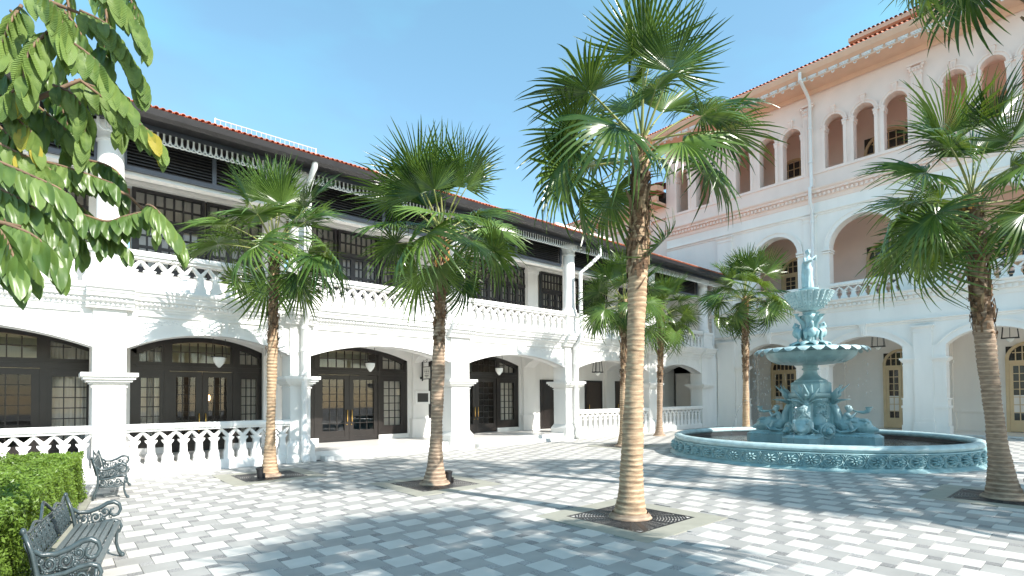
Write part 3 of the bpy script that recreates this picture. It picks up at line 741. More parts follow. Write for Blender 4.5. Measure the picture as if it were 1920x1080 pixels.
# hanging sign on a scrolled bracket
sg = thing('hanging_sign', 'white hanging sign with black emblem on a scrolled iron bracket', 'sign', (11.4, 18.76, 3.05)); sg.scale = (.72,.72,.72)
b = MB(); b.box(-.03, .03, -.03, .03, -.62, .62); b.ball((0,0,.66), .05); b.ball((0,0,-.64), .04); b.ball((-.1,-.02,-.50), .07)
b.tube([(0,0,.38),(.0,-.95,.38)], .018, 6)
b.tube([(0,-.05+-.14*t/6*cos(t)-.1,.48+.10*sin(t)*(1-t/9)) for t in np.linspace(0, 6, 14)], .014, 5)
b.tube([(0,-.45-.10*cos(t)*(1-t/9),.46+.10*sin(t)*(1-t/9)) for t in np.linspace(0, 6, 14)], .014, 5)
b.tube([(0,-.12,.38),(0,-.12,.14)], .008, 4); b.tube([(0,-.88,.38),(0,-.88,.14)], .008, 4)
b.build('bracket', M['iron'], sg)
b = MB(); b.box(-.025, .025, -.90, -.10, -.58, .14); b.build('board_frame', M['iron'], sg)
b = MB(); b.box(-.032, .032, -.86, -.14, -.54, .10); bd = b.build('board', M['sign'], sg)
b = MB()
def dots(pts, r):
    for (y, z) in pts: b.box(-.036, .036, y-r, y+r, z-r, z+r)
yc = -.5
dots([(yc+.16*q, -.02-.03*abs(q)) for q in (-1,0,1)], .018)
for q in (-1, 0, 1):
    b.box(-.036,.036, yc+.17*q-.025, yc+.17*q+.025, -.20, -.09); b.box(-.036,.036, yc+.17*q-.05, yc+.17*q+.05, -.16, -.145)
    b.box(-.036,.036, yc+.15*q-.04, yc+.15*q+.02, -.30, -.25)
b.box(-.036,.036, yc-.22, yc+.22, -.375, -.35); b.box(-.036,.036, yc-.2, yc+.2, -.415, -.395); b.box(-.036,.036, yc-.09, yc+.09, -.47, -.445)
b.build('print', M['ink'], bd)
# framed plaque on the wall by the doors
pq = thing('wall_plaque', 'dark metal plaque in a white frame beside the double doors', 'plaque', (11.35, 18.99, 1.85))
pq.location = (11.42, 18.80, 1.89)
b = MB(); b.box(-.34,.34,-.035,.015,-.27,.27); b.build('frame', M['trim'], pq)
b = MB(); b.box(-.25,.25,-.045,.0,-.18,.18); b.build('plate', M['plaque'], pq)

# ================================================================== CORNER BUILDING (facade along Y at x = 30.4)
def TR(u, w, z): return (30.4-w, u, z)
tower = thing('three_storey_building', 'tall three storey white building with round arched galleries, upper walls tinted as in warm light', 'building')
def wall_row(b, u0, u1, z0, z1, ops, w0, w1):
    prev = u0
    for (a, c, zs, zp, zt) in sorted(ops):
        b.box(prev, a, w0, w1, z0, z1); prev = c
        if zs > z0: b.box(a, c, w0, w1, z0, zs)
        A = arc(a, c, zp, zt, 16)
        if zp < zt: b.strip(A, [(p[0], z1) for p in A], w0, w1)
    b.box(prev, u1, w0, w1, z0, z1)
G_ARCH = [(11.5,14.36),(6.75,9.95),(2.0,5.15),(-2.75,.4)]
S_ARCH = [(11.35,13.62),(6.85,9.8),(2.1,5.05),(-2.65,.3)]
T_ARCH = [(17.79,18.63),(16.35,17.24),(13.82,14.68),(12.42,13.28),(11.06,12.0),(9.04,9.9),(7.68,8.59),(6.34,7.29),(4.2,5.05),(2.9,3.75),(1.6,2.45),(-.65,.2),(-1.95,-1.1)]
gw = MB(TR); wall_row(gw, -6, 19.4, 0, 6.2, [(a, c, 0, 4.12, 4.76) for a, c in G_ARCH], -.6, 0); gw.build('ground_floor_wall', M['rwhite'], tower)
sw = MB(TR); wall_row(sw, -6, 19.4, 6.2, 12.05, [(a, c, 6.72, 10.95-(c-a)/2 if (c-a) > 2.5 else 9.55, 10.95 if (c-a) > 2.5 else 10.67) for a, c in S_ARCH], -.6, 0); sw.build('second_floor_wall', M['rwhite'], tower)
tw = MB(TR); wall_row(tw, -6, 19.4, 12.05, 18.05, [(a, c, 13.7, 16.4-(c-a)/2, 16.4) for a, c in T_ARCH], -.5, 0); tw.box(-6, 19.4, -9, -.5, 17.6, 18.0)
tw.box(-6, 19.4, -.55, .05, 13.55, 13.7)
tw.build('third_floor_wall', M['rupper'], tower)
sd_ = MB(TR); sd_.box(19.0, 19.4, -9, -.6, 0, 18); sd_.build('side_wall', M['rwhite'], tower)
# floors, inner walls, ceilings
iw = MB(TR)
iw.box(-6, 19, -4.1, -3.6, 0, 6.3); iw.box(-6, 19, -3.6, -.6, 5.5, 6.6); iw.box(-6, 19, -3.62, -3.55, .95, 1.75); iw.box(-6, 19, -3.63, -3.52, 1.70, 1.78)
for (a, c) in ((14.36,16.9),(9.95,11.5),(5.15,6.75),(.4,2.0)):
    m_ = (a+c)/2; iw.box(m_-.45, m_+.45, -3.6, -3.42, 0, 5.5); iw.box(m_-.55, m_+.55, -3.6, -3.36, 0, 1.0); iw.box(m_-.5, m_+.5, -3.6, -3.38, 3.4, 3.55)
    A = [(-3.42,3.55),(-3.2,4.2),(-2.7,4.85),(-2.1,5.1),(-1.5,4.85),(-1.0,4.2),(-.6,3.55)]
    for k in range(len(A)-1):
        (w0,z0),(w1,z1) = A[k],A[k+1]
        iw.add([(m_-.4,w0,z0),(m_-.4,w1,z1),(m_-.4,w1,5.5),(m_-.4,w0,5.5),(m_+.4,w0,z0),(m_+.4,w1,z1),(m_+.4,w1,5.5),(m_+.4,w0,5.5)], [(0,1,2,3),(7,6,5,4),(0,4,5,1)])
iw.build('inner_wall', M['rwhite'], tower)
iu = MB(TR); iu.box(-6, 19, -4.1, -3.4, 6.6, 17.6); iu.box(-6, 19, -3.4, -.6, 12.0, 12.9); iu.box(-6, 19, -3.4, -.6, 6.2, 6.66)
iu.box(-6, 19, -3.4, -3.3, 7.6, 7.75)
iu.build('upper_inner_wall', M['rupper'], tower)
gf = MB(TR); gf.box(-6, 16, -3.6, .0, .0, .05); gf.build('gallery_floor', M['floor'], tower)
# cornices with dentils
def cornice(z, parent, s=1.0, mt=M['rwhite'], u0=-6, u1=19.4):
    b = MB(TR)
    b.mould([(0,z-.62*s),(.03,z-.62*s),(.05,z-.55*s),(.05,z-.44*s),(.10,z-.40*s),(.12,z-.24*s),(.24,z-.2*s),(.25,z-.12*s),(.34,z-.05*s),(.36,z),(0,z+.01)], u0, u1)
    u = u0+.1
    while u < u1-.1: b.box(u, u+.11, .10, .2, z-.40*s, z-.25*s); u += .21
    u = u0+.3
    while u < u1-.2: b.box(u, u+.16, .12, .30, z-.235*s, z-.125*s); u += .63
    return b.build('cornice', mt, parent)
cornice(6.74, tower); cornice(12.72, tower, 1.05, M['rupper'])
for z, mt in ((5.32,M['rwhite']),(11.45,M['rwhite'])):
    b = MB(TR); b.mould([(0,z-.10),(.04,z-.09),(.05,z-.02),(.11,z+.02),(.12,z+.06),(0,z+.09)], -6, 19.4); b.build('string_course', mt, tower)
# pilasters
def pil_mesh(b, u0, u1, z0, z1, p, cap=True, base=True):
    b.box(u0, u1, -.01, p, z0, z1)
    if base:
        b.box(u0-.05, u1+.05, -.01, p+.05, z0, z0+.55); b.box(u0-.02, u1+.02, -.01, p+.02, z0+.55, z0+.75); b.box(u0-.04, u1+.04, -.01, p+.035, z0+.66, z0+.70)
    if cap:
        b.box(u0-.03, u1+.03, -.01, p+.03, z1-.30, z1-.26); b.box(u0-.04, u1+.04, -.01, p+.04, z1-.12, z1-.06); b.box(u0-.08, u1+.08, -.01, p+.08, z1-.06, z1)
for (a, c) in ((14.9,15.95),(10.30,11.1),(5.62,6.32),(.85,1.55)):
    b = MB(TR); pil_mesh(b, a, c, 0, 5.05, .14); b.build('pilaster', M['rwhite'], tower)
    b = MB(TR); pil_mesh(b, a+.1, c-.1, 6.75, 11.35, .12, base=False); b.box(a, c, -.01, .2, 6.75, 7.62); b.build('pilaster', M['rwhite'], tower)
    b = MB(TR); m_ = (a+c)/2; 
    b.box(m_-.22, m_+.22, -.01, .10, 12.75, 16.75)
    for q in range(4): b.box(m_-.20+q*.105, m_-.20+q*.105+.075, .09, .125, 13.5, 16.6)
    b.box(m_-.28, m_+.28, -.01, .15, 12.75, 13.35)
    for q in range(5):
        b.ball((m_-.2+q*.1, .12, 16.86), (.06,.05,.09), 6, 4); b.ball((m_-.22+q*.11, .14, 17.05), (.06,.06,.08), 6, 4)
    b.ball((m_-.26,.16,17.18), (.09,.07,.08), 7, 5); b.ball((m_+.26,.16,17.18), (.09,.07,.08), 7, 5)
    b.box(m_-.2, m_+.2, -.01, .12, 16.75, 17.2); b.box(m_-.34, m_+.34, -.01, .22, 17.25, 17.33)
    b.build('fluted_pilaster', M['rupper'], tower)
# arch dressings
def archivolt(a, c, zp, zt, wdt, p, mt, zbase=None, key=None, capz=None, jamb=.45, small=False):
    b = MB(TR); A = arc(a, c, zp, zt, 18); um = (a+c)/2; sx = (c-a)/2
    B = arc(a-wdt, c+wdt, zp, zt+wdt, 18)
    b.strip(A, B, -.01, p)
    A2 = arc(a-wdt+.05, c+wdt-.05, zp, zt+wdt-.05, 18); b.strip(A2, arc(a-wdt-.02, c+wdt+.02, zp, zt+wdt+.02, 18), p-.005, p+.04)
    if key:
        b.add([(um-.10*key,-.01,zt-.02),(um+.10*key,-.01,zt-.02),(um+.17*key,-.01,zt+.62*key),(um-.17*key,-.01,zt+.62*key),(um-.10*key,p+.08,zt-.02),(um+.10*key,p+.08,zt-.02),(um+.17*key,p+.12,zt+.62*key),(um-.17*key,p+.12,zt+.62*key)],
              [(0,3,2,1),(4,5,6,7),(0,1,5,4),(1,2,6,5),(2,3,7,6),(3,0,4,7)])
        for q in (-.06,.02): b.box(um+q*key, um+(q+.04)*key, p+.08, p+.13, zt+.08*key, zt+.52*key)
        b.box(um-.21*key, um+.21*key, -.01, p+.15, zt+.62*key, zt+.70*key)
    b.build('archivolt', mt, tower)
for (a, c) in G_ARCH:
    archivolt(a, c, 4.12, 4.76, .34, .05, M['rwhite'], key=.9)
    for (s, e) in ((a-.52, a+.004),(c-.004, c+.52)):
        b = MB(TR); b.box(s, e, -.62, .07, 0, 4.12)
        x0, x1 = (s, e+.08) if s < a else (s-.08, e)
        b.box(x0, x1, -.70, .10, 0, .42); b.box(s if s < a else s-.04, e+.04 if s < a else e, -.66, .085, .42, 1.22); b.box(x0, x1, -.71, .12, 1.22, 1.34); b.box(s if s < a else s-.03, e+.03 if s < a else e, -.65, .085, 1.34, 1.62); b.box(x0, x1, -.67, .10, 1.62, 1.68)
        for (p, z0, z1) in ((.02,3.20,3.24),(.04,3.36,3.42),(.08,3.42,3.48),(.12,3.48,3.56)):
            b.box(s if s < a else s-p, e+p if s < a else e, -.62-p, .07+p, z0, z1)
        frame_rect(b, s+.1, e-.1, 1.8, 3.1, .06, .085, .02)
        b.build('jamb_pilaster', M['rwhite'], tower)
for (a, c) in S_ARCH:
    zt = 10.95 if c-a > 2.5 else 10.67; zp = 10.95-(c-a)/2 if c-a > 2.5 else 9.55
    archivolt(a, c, zp, zt, .26, .05, M['rwhite'])
    for s in (-1, 1):
        e = a if s < 0 else c; b = MB(TR); x0, x1 = (e-.32, e+.05) if s < 0 else (e-.05, e+.32)
        b.box(x0, x1, -.62, .09, zp-.22, zp-.15); b.box(x0, x1, -.65, .12, zp-.10, zp); b.build('impost', M['rwhite'], tower)
    balustrade(tower, a, c, 6.76, 7.14, 7.42, 7.62, TR, -pi/2, -.1, .42, M['rwhite'], th=.2)
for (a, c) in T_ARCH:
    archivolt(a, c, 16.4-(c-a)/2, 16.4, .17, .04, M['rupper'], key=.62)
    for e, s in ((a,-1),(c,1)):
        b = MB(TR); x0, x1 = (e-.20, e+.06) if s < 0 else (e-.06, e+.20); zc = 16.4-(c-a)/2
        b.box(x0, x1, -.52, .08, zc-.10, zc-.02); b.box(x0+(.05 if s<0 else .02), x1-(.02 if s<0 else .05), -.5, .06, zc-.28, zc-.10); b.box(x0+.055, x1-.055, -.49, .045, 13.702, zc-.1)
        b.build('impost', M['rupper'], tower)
# arched cream doors
def arched_door(uc, hw, z0, zt, zarch, w, single, half=False):
    f = MB(TR); pn = []
    A = arc(uc-hw, uc+hw, zt, zarch, 14); Bq = arc(uc-hw+.13, uc+hw-.13, zt, zarch-.13, 14)
    f.strip(Bq, A, w-.02, w+.10)
    f.box(uc-hw, uc-hw+.13, w-.02, w+.10, z0, zt); f.box(uc+hw-.13, uc+hw, w-.02, w+.10, z0, zt); f.box(uc-hw+.13, uc+hw-.13, w-.02, w+.09, zt-.06, zt+.06)
    topf = lambda u: float(np.interp(u, [p[0] for p in Bq], [p[1] for p in Bq]))-.02
    glazing(f, pn, TR, uc-hw+.13, uc+hw-.13, zt+.06, zarch-.14, 6, 2, w+.03, None, bar=.04, top=topf)
    fo = f.build('door_frame', M['cream'], tower); put_panes(pn, TR, w+.025, fo, False)
    for s in (-1, 1):
        a, b = sorted((uc+s*.006, uc+s*(hw-.135))); d = MB(TR); pn = []
        frame_rect(d, a, b, z0+.02, zt-.06, w, w+.07, .13); d.box(a+.13, b-.13, w+.01, w+.06, z0+.15, z0+.55)
        glazing(d, pn, TR, a+.13, b-.13, z0+.55, zt-.19, 2, 7, w+.035, None, bar=.035)
        do = d.build('glazed_leaf', M['cream'], fo)
        b_ = MB(TR)
        for p in pn: b_.add([(q[0], w+.03, q[1]) for q in p], [(0,1,2,3)])
        b_.build('panes', M['glass'], fo, kind='stuff', recalc=False)
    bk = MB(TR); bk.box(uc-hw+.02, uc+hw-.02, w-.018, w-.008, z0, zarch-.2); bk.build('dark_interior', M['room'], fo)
for uc in (13.55, 7.62, 2.75, -1.9): arched_door(uc, .82, .06, 3.35, 4.28, -3.58, True)
for uc in (12.6, 8.1, 3.0, -1.2): arched_door(uc, .95, 6.66, 9.2, 10.15, -3.38, False)
for uc in (12.7, 7.9, 3.3): arched_door(uc, 1.15, 12.9, 15.0, 16.15, -3.38, False)
# eaves, roof
e = MB(TR); e.box(-6, 19.9, -.3, 1.25, 18.02, 18.08)
e.mould([(0,18.0),(.10,17.82),(.14,17.9),(.2,18.02),(0,18.02)], -6, 19.4)
e.build('soffit', M['soffit'], tower)
e = MB(TR); e.mould([(1.1,18.30),(1.2,18.28),(1.36,18.42),(1.44,18.62),(1.44,18.70),(1.1,18.70)], -6, 20.0); e.mould([(1.14,18.08),(1.18,18.08),(1.18,18.3),(1.14,18.3)], -6, 20.0)
gt = e.build('gutter', M['soffit'], tower)
e = MB()
e.box(-.2,.2,-.02,.02,.06,.15)
for (dx, dz) in ((-.11,-.02),(.11,-.02),(0,-.11),(-.05,.06),(.05,.06)): e.tube([(dx+.055*cos(t), 0, dz+.055*sin(t)) for t in np.linspace(0, 2*pi, 9)], .028, 5)
eo = e.mesh('eave_ornament', M['trim'], True)
u = -1.
while u < 19.6:                                                   # pierced white eave ornaments
    link('eave_ornament', eo, gt, mw=Matrix.Translation((30.4-1.2, u, 18.12)) @ Matrix.Rotation(pi/2, 4, 'Z')); u += .48
e = MB(TR); e.add([(-6,1.42,18.70),(20,1.42,18.70),(20,-6,18.70+7.4*.42),(-6,-6,18.70+7.4*.42)], [(0,1,2,3)]); r2 = e.build('roof', M['terraj'], tower, recalc=False)
e = MB(TR)
u = -4.
while u < 20.0:
    c = [(u+.07*cos(a), 1.48-d, 18.72+d*.42+.07*sin(a)) for d in (0,.5) for a in (0,pi/4,pi/2,3*pi/4,pi)]; e.add(c, [(k,k+1,6+k,5+k) for k in range(4)]); u += .19
e.build('eave_tiles', M['terraj'], r2, kind='stuff', recalc=False)
pipe([(28.95,10.53,18.5),(28.95,10.53,18.15),(29.9,10.53,17.7),(30.22,10.53,17.45),(30.22,10.53,12.9),(30.0,10.53,12.8),(30.0,10.53,12.0),(30.2,10.53,11.8),(30.2,10.53,6.9),(30.0,10.53,6.75),(30.0,10.53,6.1),(30.2,10.53,5.9),(30.2,10.53,.1)], .085, tower, [(30.2,10.53,z) for z in (8.0,9.5,11.0,14.2,16.0)])
pipe([(30.25,16.2,.3),(30.25,16.2,8.4)], .08, tower, [(30.25,16.2,z) for z in (1.2,3.3,5.0)])
# raised roof block behind the eaves
rb = thing('raised_roof_block', 'small raised roof block with tiled edge above the tall eaves', 'roof block', (0,0,0))
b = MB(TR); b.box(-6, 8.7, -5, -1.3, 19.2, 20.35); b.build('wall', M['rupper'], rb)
b = MB(TR); b.box(-6, 9.0, -5.2, -.95, 20.35, 20.55); b.build('eave', M['soffit'], rb)
b = MB(TR); u = -6
while u < 9.0:
    c = [(u+.07*cos(a), -.9-d, 20.56+d*.35+.07*sin(a)) for d in (0,2) for a in (0,pi/4,pi/2,3*pi/4,pi)]; b.add(c, [(k,k+1,6+k,5+k) for k in range(4)]); u += .19
b.add([(-6,-.95,20.55),(9.0,-.95,20.55),(9.0,-5,21.9),(-6,-5,21.9)], [(0,1,2,3)]); b.build('roof', M['terraj'], rb, recalc=False)
u = 0.
while u < 8.9: link('eave_ornament', eo, rb, mw=Matrix.Translation((30.4+1.2, u, 20.18)) @ Matrix.Rotation(pi/2, 4, 'Z')); u += .45
# lower wing behind the corner
wg = thing('low_wing_building', 'lower warm-tinted wing with long tiled eave behind the arcade roof', 'building')
b = MB(TR); b.box(19.45, 42, -8, -.1, 0, 14.4); b.box(19.45, 42, -.1, .08, 13.6, 13.7)
for u in (20.6, 25.6, 30.6): b.box(u, u+.5, -.1, .04, 9, 14.0); b.box(u-.08, u+.58, -.1, .09, 13.5, 13.62)
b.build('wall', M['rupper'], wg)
b = MB(TR); b.box(19.45, 42, -.2, .95, 14.4, 14.55); b.mould([(.8,14.5),(.92,14.48),(1.05,14.62),(1.1,14.85),(.8,14.86)], 19.45, 42); b.build('eave', M['soffit'], wg)
b = MB(TR); b.add([(19.45,1.1,14.86),(42,1.1,14.86),(42,-6,17.5),(19.45,-6,17.5)], [(0,1,2,3)])
u = 19.5
while u < 42:
    c = [(u+.07*cos(a), 1.12-d, 14.88+d*.37+.07*sin(a)) for d in (0,1) for a in (0,pi/4,pi/2,3*pi/4,pi)]; b.add(c, [(k,k+1,6+k,5+k) for k in range(4)]); u += .19
b.build('roof', M['terraj'], wg, recalc=False)
for u, z in ((22.4,12.75),(24.3,12.75),(26.2,12.75)):
    b = MB(TR); b.lathe([(.5,-.0),(.5,.05),(.42,.06),(.36,.0)], n=20); b.v = []; b.f = []
    b.tube([(u+.42*cos(t), -.08, z+.42*sin(t)) for t in np.linspace(0, 2*pi, 21)], .06, 5); b.ball((u, -.1, z), (.36,.06,.36), 14, 7)
    for q in range(6): b.tube([(u-.3, -.03, z-.25+q*.1),(u+.3, -.03, z-.25+q*.1)], .02, 4)
    b.build('round_vent', M['cream'], wg, smooth=True)
pp_ = MB(); pp_.tube([(29.45,24.9,14.5),(29.5,24.9,14.1),(30.35,24.0,13.0),(30.35,24.0,9)], .08, 8); pp_.build('downpipe', M['pipe'], wg, smooth=True)
st = thing('stair_roof_block', 'small tiled roof block stepping down beside the tall warm-tinted wall', 'roof block')
b = MB(TR); b.box(19.45, 21.9, -5, .2, 14.9, 15.3); b.build('wall', M['bronze'], st)
b = MB(TR); b.mould([(.2,15.28),(.9,15.28),(1.0,15.6),(.2,15.65)], 19.45, 22.3); b.build('eave', M['soffit'], st)
b = MB(TR); b.add([(19.45,1.0,15.62),(22.35,1.0,15.62),(22.35,-5,17.7),(19.45,-5,17.7)], [(0,1,2,3)]); u = 19.5
while u < 22.3:
    c = [(u+.07*cos(a), 1.04-d, 15.64+d*.35+.07*sin(a)) for d in (0,1) for a in (0,pi/4,pi/2,3*pi/4,pi)]; b.add(c, [(k,k+1,6+k,5+k) for k in range(4)]); u += .19
b.build('roof', M['terraj'], st, recalc=False)
lantern(32.2, 8.2, 4.35, 5.5, 'iron frame lantern in the arch directly behind the fountain bowl', pi/2)
lantern(32.2, 3.2, 4.35, 5.5, 'iron frame lantern in the rightmost arch beside the leaning palm', pi/2)

# ================================================================== FOUNTAIN
fx, fy = FC
fo = thing('fountain', 'ornate blue green tiered fountain with dolphins, cherubs and a statue in a round basin', 'fountain', (fx, fy, 0))
b = MB(); b.lathe([(4.30,0),(4.30,.035),(4.25,.05),(4.23,.075),(4.19,.09),(4.17,.11),(4.14,.40),(4.17,.43),(4.16,.45),(4.05,.46)], n=120); b.build('basin_wall', M['patina'], fo, True, 35)
b = MB(); b.lathe([(4.02+.145*cos(t), .54+.10*sin(t)) for t in np.linspace(0, 2*pi, 15)], n=120); b.build('basin_rim', M['patinal'], fo, True)
b = MB(); b.lathe([(3.93,.55),(3.90,.2),(3.9,.12),(0.01,.12)], n=90); b.build('basin_lining', M['basin'], fo, True, 40)
b = MB(); b.lathe([(3.915,.365),(0.01,.365)], n=90); wa = b.build('water', M['water'], fo, recalc=False)
# relief rosettes
b = MB()
b.tube([(.205*cos(t), 0, .135*sin(t)) for t in np.linspace(0, 2*pi, 21)], .016, 5)
for q in range(8):
    t = 2*pi*q/8+.2; c = (.095*cos(t), -.012, .068*sin(t))
    b.tube([(.03*cos(t),-.02,.02*sin(t)),(.10*cos(t),-.035,.07*sin(t)),(.165*cos(t),-.012,.112*sin(t))], [.014,.036,.006], 6, flat=.6)
b.ball((0,-.03,0), (.032,.03,.026), 8, 5)
for s in (-1, 1):
    for v in (-1, 1):
        b.tube([(s*.235,0,v*.02),(s*.21,-.01,v*.10),(s*.17,-.01,v*.142)], [.012,.018,.008], 5)
        b.ball((s*.235,-.01,v*.12), (.022,.02,.03), 6, 4)
rm_ = b.mesh('rosette', M['patina'], True)
N = 56
for k in range(N):
    a = 2*pi*k/N
    link('rosette', rm_, fo, mw=Matrix.Translation((4.155*cos(a), 4.155*sin(a), .262)) @ Matrix.Rotation(a+pi/2, 4, 'Z') @ Matrix.Rotation(radians(-6), 4, 'X') @ Matrix.Diagonal((1,1.9,1.06,1)))
# plinth in the shape of a cross; ARM angles
TH0 = math.atan2(*((Vector((.756,-.655))*cos(.70)-Vector((.655,.756))*sin(.70))[i] for i in (1, 0)))
for k in range(4):
    a = TH0+k*pi/2; R_ = Matrix.Rotation(a, 4, 'Z') @ Matrix.Diagonal((.88,.95,1,1))
    b = MB(); b.box(.3, 1.95, -.48, .48, .1, .62); b.add([(1.95,-.48,.1),(2.12,-.3,.1),(2.12,.3,.1),(1.95,.48,.1),(1.95,-.48,.62),(2.12,-.3,.62),(2.12,.3,.62),(1.95,.48,.62)], [(0,1,5,4),(1,2,6,5),(2,3,7,6),(4,5,6,7)])
    b.add([(.3,-.48,.62),(1.97,-.48,.62),(2.13,-.3,.62),(2.13,.3,.62),(1.97,.48,.62),(.3,.48,.62),(.3,-.30,.74),(1.9,-.30,.70),(2.0,-.2,.70),(2.0,.2,.70),(1.9,.30,.70),(.3,.30,.74)],
          [(0,1,7,6),(1,2,8,7),(2,3,9,8),(3,4,10,9),(4,5,11,10),(6,7,8,9,10,11)])
    for q in range(15): b.ball((.5+q*.1, -.47, .63), (.045,.03,.025), 6, 4); b.ball((.5+q*.1, .47, .63), (.045,.03,.025), 6, 4)
    link('plinth_arm', b.mesh('plinth_arm', M['patina']), fo, mw=R_)
    # lion mask between the arms
    b = MB(); d = 1.02
    b.tube([(0, .27*cos(t), .86+.27*sin(t)-.08) for t in np.linspace(0, 2*pi, 21)], .055, 6)
    b.ball((.0,0,.78), (.10,.24,.24), 12, 8); b.ball((.10,0,.76), (.13,.13,.14), 10, 6); b.ball((.20,0,.71), (.08,.09,.07), 8, 6)
    for s in (-1, 1): b.ball((.12,s*.07,.82), (.04,.04,.035), 6, 4); b.ball((.05,s*.15,.90), (.05,.05,.05), 6, 4)
    for q in range(9):
        t = pi*q/8; b.ball((.06,.19*cos(t),.78+.19*sin(t)), (.05,.06,.06), 6, 4)
    b.box(-.3, .0, -.3, .3, .1, 1.0)
    link('lion_mask', b.mesh('lion_mask', M['patina'], True, angle=50), fo, mw=Matrix.Rotation(a+pi/4, 4, 'Z') @ Matrix.Translation((.74,0,.16)) @ Matrix.Diagonal((.8,.8,.8,1)))
# pedestal: square core with rounded panels and corner columns
b = MB(); b.lathe([(.80,.62),(.80,.80),(.72,.84),(.70,.90),(.62,.94),(.60,1.02),(.60,1.62),(.64,1.66),(.66,1.74),(.78,1.80),(.84,1.86),(.84,1.94),(.70,1.96)], n=4, a0=TH0, a1=TH0+2*pi)
b.lathe([(.60,1.95),(.60,2.22),(.56,2.26)], n=8)
b.build('pedestal', M['patina'], fo)
b = MB()
for k in range(4):
    a = TH0+pi/4+k*pi/2
    # bowed panel
    c = (.30*cos(a), .30*sin(a), 0); b.lathe([(.27,.92),(.27,1.0),(.255,1.02),(.25,1.62),(.27,1.66),(.30,1.72),(.30,1.78)], c, 16)
    t_ = (-sin(a), cos(a)); rr = random.Random(k)
    for q in range(26):
        an = a+rr.uniform(-.8,.8); z = rr.choice([rr.uniform(1.15,1.38), rr.uniform(1.5,1.6)]) if q < 24 else 1.5
        b.ball((c[0]+.255*cos(an), c[1]+.255*sin(an), z), (.03,.03,.035), 6, 4)
b.build('bowed_panel', M['patina'], fo, True, 50)
for k in range(4):
    a = TH0+k*pi/2
    b = MB(); b.lathe([(.10,.84),(.10,.92),(.075,.96),(.07,1.0),(.066,1.52),(.08,1.56),(.105,1.66),(.11,1.72)], (.60*cos(a),.60*sin(a),0), 12); b.build('corner_column', M['patina'], fo, True, 50)
b = MB(); b.lathe([(.58,2.22),(.55,2.27),(.47,2.30),(.46,2.34),(.40,2.37),(.30,2.43),(.22,2.52),(.185,2.62),(.19,2.66),(.24,2.68),(.24,2.72),(.20,2.74),(.22,2.82),(.30,2.86)], n=32); b.build('stem', M['patina'], fo, True, 50)
# large bowl with gadroons and petal rim
def gad(r, z, a): return (r*(1+.012*max(0, cos(24*a))), z)
b = MB(); b.lathe([(.25,2.84),(.55,2.84),(.95,2.88),(1.22,2.97),(1.36,3.08),(1.41,3.18),(1.43,3.21),(1.40,3.23),(1.46,3.27),(1.60,3.31),(1.60,3.33),(1.3,3.27),(.6,3.14),(.2,3.10)], n=96, mod=gad); lb = b.build('large_bowl', M['patina'], fo, True, 60)
b = MB()
for q in range(24):
    t = 2*pi*q/24
    b.tube([(.7*cos(t-.06),.7*sin(t-.06),2.875),(1.05*cos(t),1.05*sin(t),2.92),(1.25*cos(t+.02),1.25*sin(t+.02),3.02),(1.33*cos(t+.05),1.33*sin(t+.05),3.12)], [.012,.035,.035,.012], 6)
b.build('bowl_rib', M['patina'], lb, True)
pt = MB(); vs = []
for j, (r, dz, w) in enumerate(((1.36,.0,.17),(1.55,.035,.21),(1.70,.03,.20),(1.79,-.04,.13),(1.80,-.10,.03))):
    for s in (-1,-.5,0,.5,1): vs.append((r, s*w, 3.31+dz-.025*abs(s)**2))
pt.add(vs, [(j*5+i, j*5+i+1, (j+1)*5+i+1, (j+1)*5+i) for j in range(4) for i in range(4)])
ptm = pt.mesh('rim_petal', M['patinal'], True)
for q in range(26): link('rim_petal', ptm, lb, mw=Matrix.Rotation(2*pi*q/26, 4, 'Z'))
lb.scale = (.90,.90,1)
# leaf and stork tier
b = MB(); b.lathe([(.62,3.16),(.62,3.30),(.56,3.34),(.50,3.36),(.50,3.44),(.44,3.47),(.2,3.5)], n=6); b.build('tier_base', M['patina'], fo)
b = MB(); 
for q in range(10):
    t = 2*pi*q/10
    b.tube([(.2*cos(t),.2*sin(t),3.5),(.42*cos(t),.42*sin(t),3.54),(.56*cos(t),.56*sin(t),3.50),(.60*cos(t),.60*sin(t),3.42)], [.10,.13,.10,.03], 7, flat=.35)
for q in range(4):                                                # stork-like birds
    t = 2*pi*q/4+.5; C = lambda r, z, s=0.: (r*cos(t)-s*sin(t), r*sin(t)+s*cos(t), z)
    b.ball(C(.34,3.86), (.15,.15,.17), 10, 7); b.tube([C(.32,3.98),C(.44,4.06),C(.40,4.16),C(.30,4.10),C(.38,3.96),C(.46,3.86)], [.08,.06,.05,.045,.03,.012], 7)
    b.tube([C(.32,3.75,.05),C(.33,3.52,.05)], .028, 5); b.tube([C(.32,3.75,-.05),C(.33,3.52,-.05)], .028, 5)
    b.tube([C(.28,3.98,.10),C(.36,3.86,.17),C(.30,3.66,.16)], [.05,.09,.03], 6, flat=.5); b.tube([C(.28,3.98,-.10),C(.36,3.86,-.17),C(.30,3.66,-.16)], [.05,.09,.03], 6, flat=.5)
b.lathe([(.2,3.48),(.17,3.8),(.14,4.1),(.15,4.25),(.22,4.32),(.22,4.40),(.17,4.46),(.2,4.52)], n=20)
for q in range(8):                                                # reeds and lily flowers
    t = 2*pi*q/8+.1; r1 = .28+.14*(q % 2)
    b.tube([(.15*cos(t),.15*sin(t),3.9),(.2*cos(t),.2*sin(t),4.15),(r1*cos(t),r1*sin(t),4.32+.06*(q % 2))], [.06,.055,.05], 6, flat=.5)
    b.lathe([(.02,-.05),(.05,0),(.10,.04)], (r1*cos(t), r1*sin(t), 4.36+.06*(q % 2)), 8)
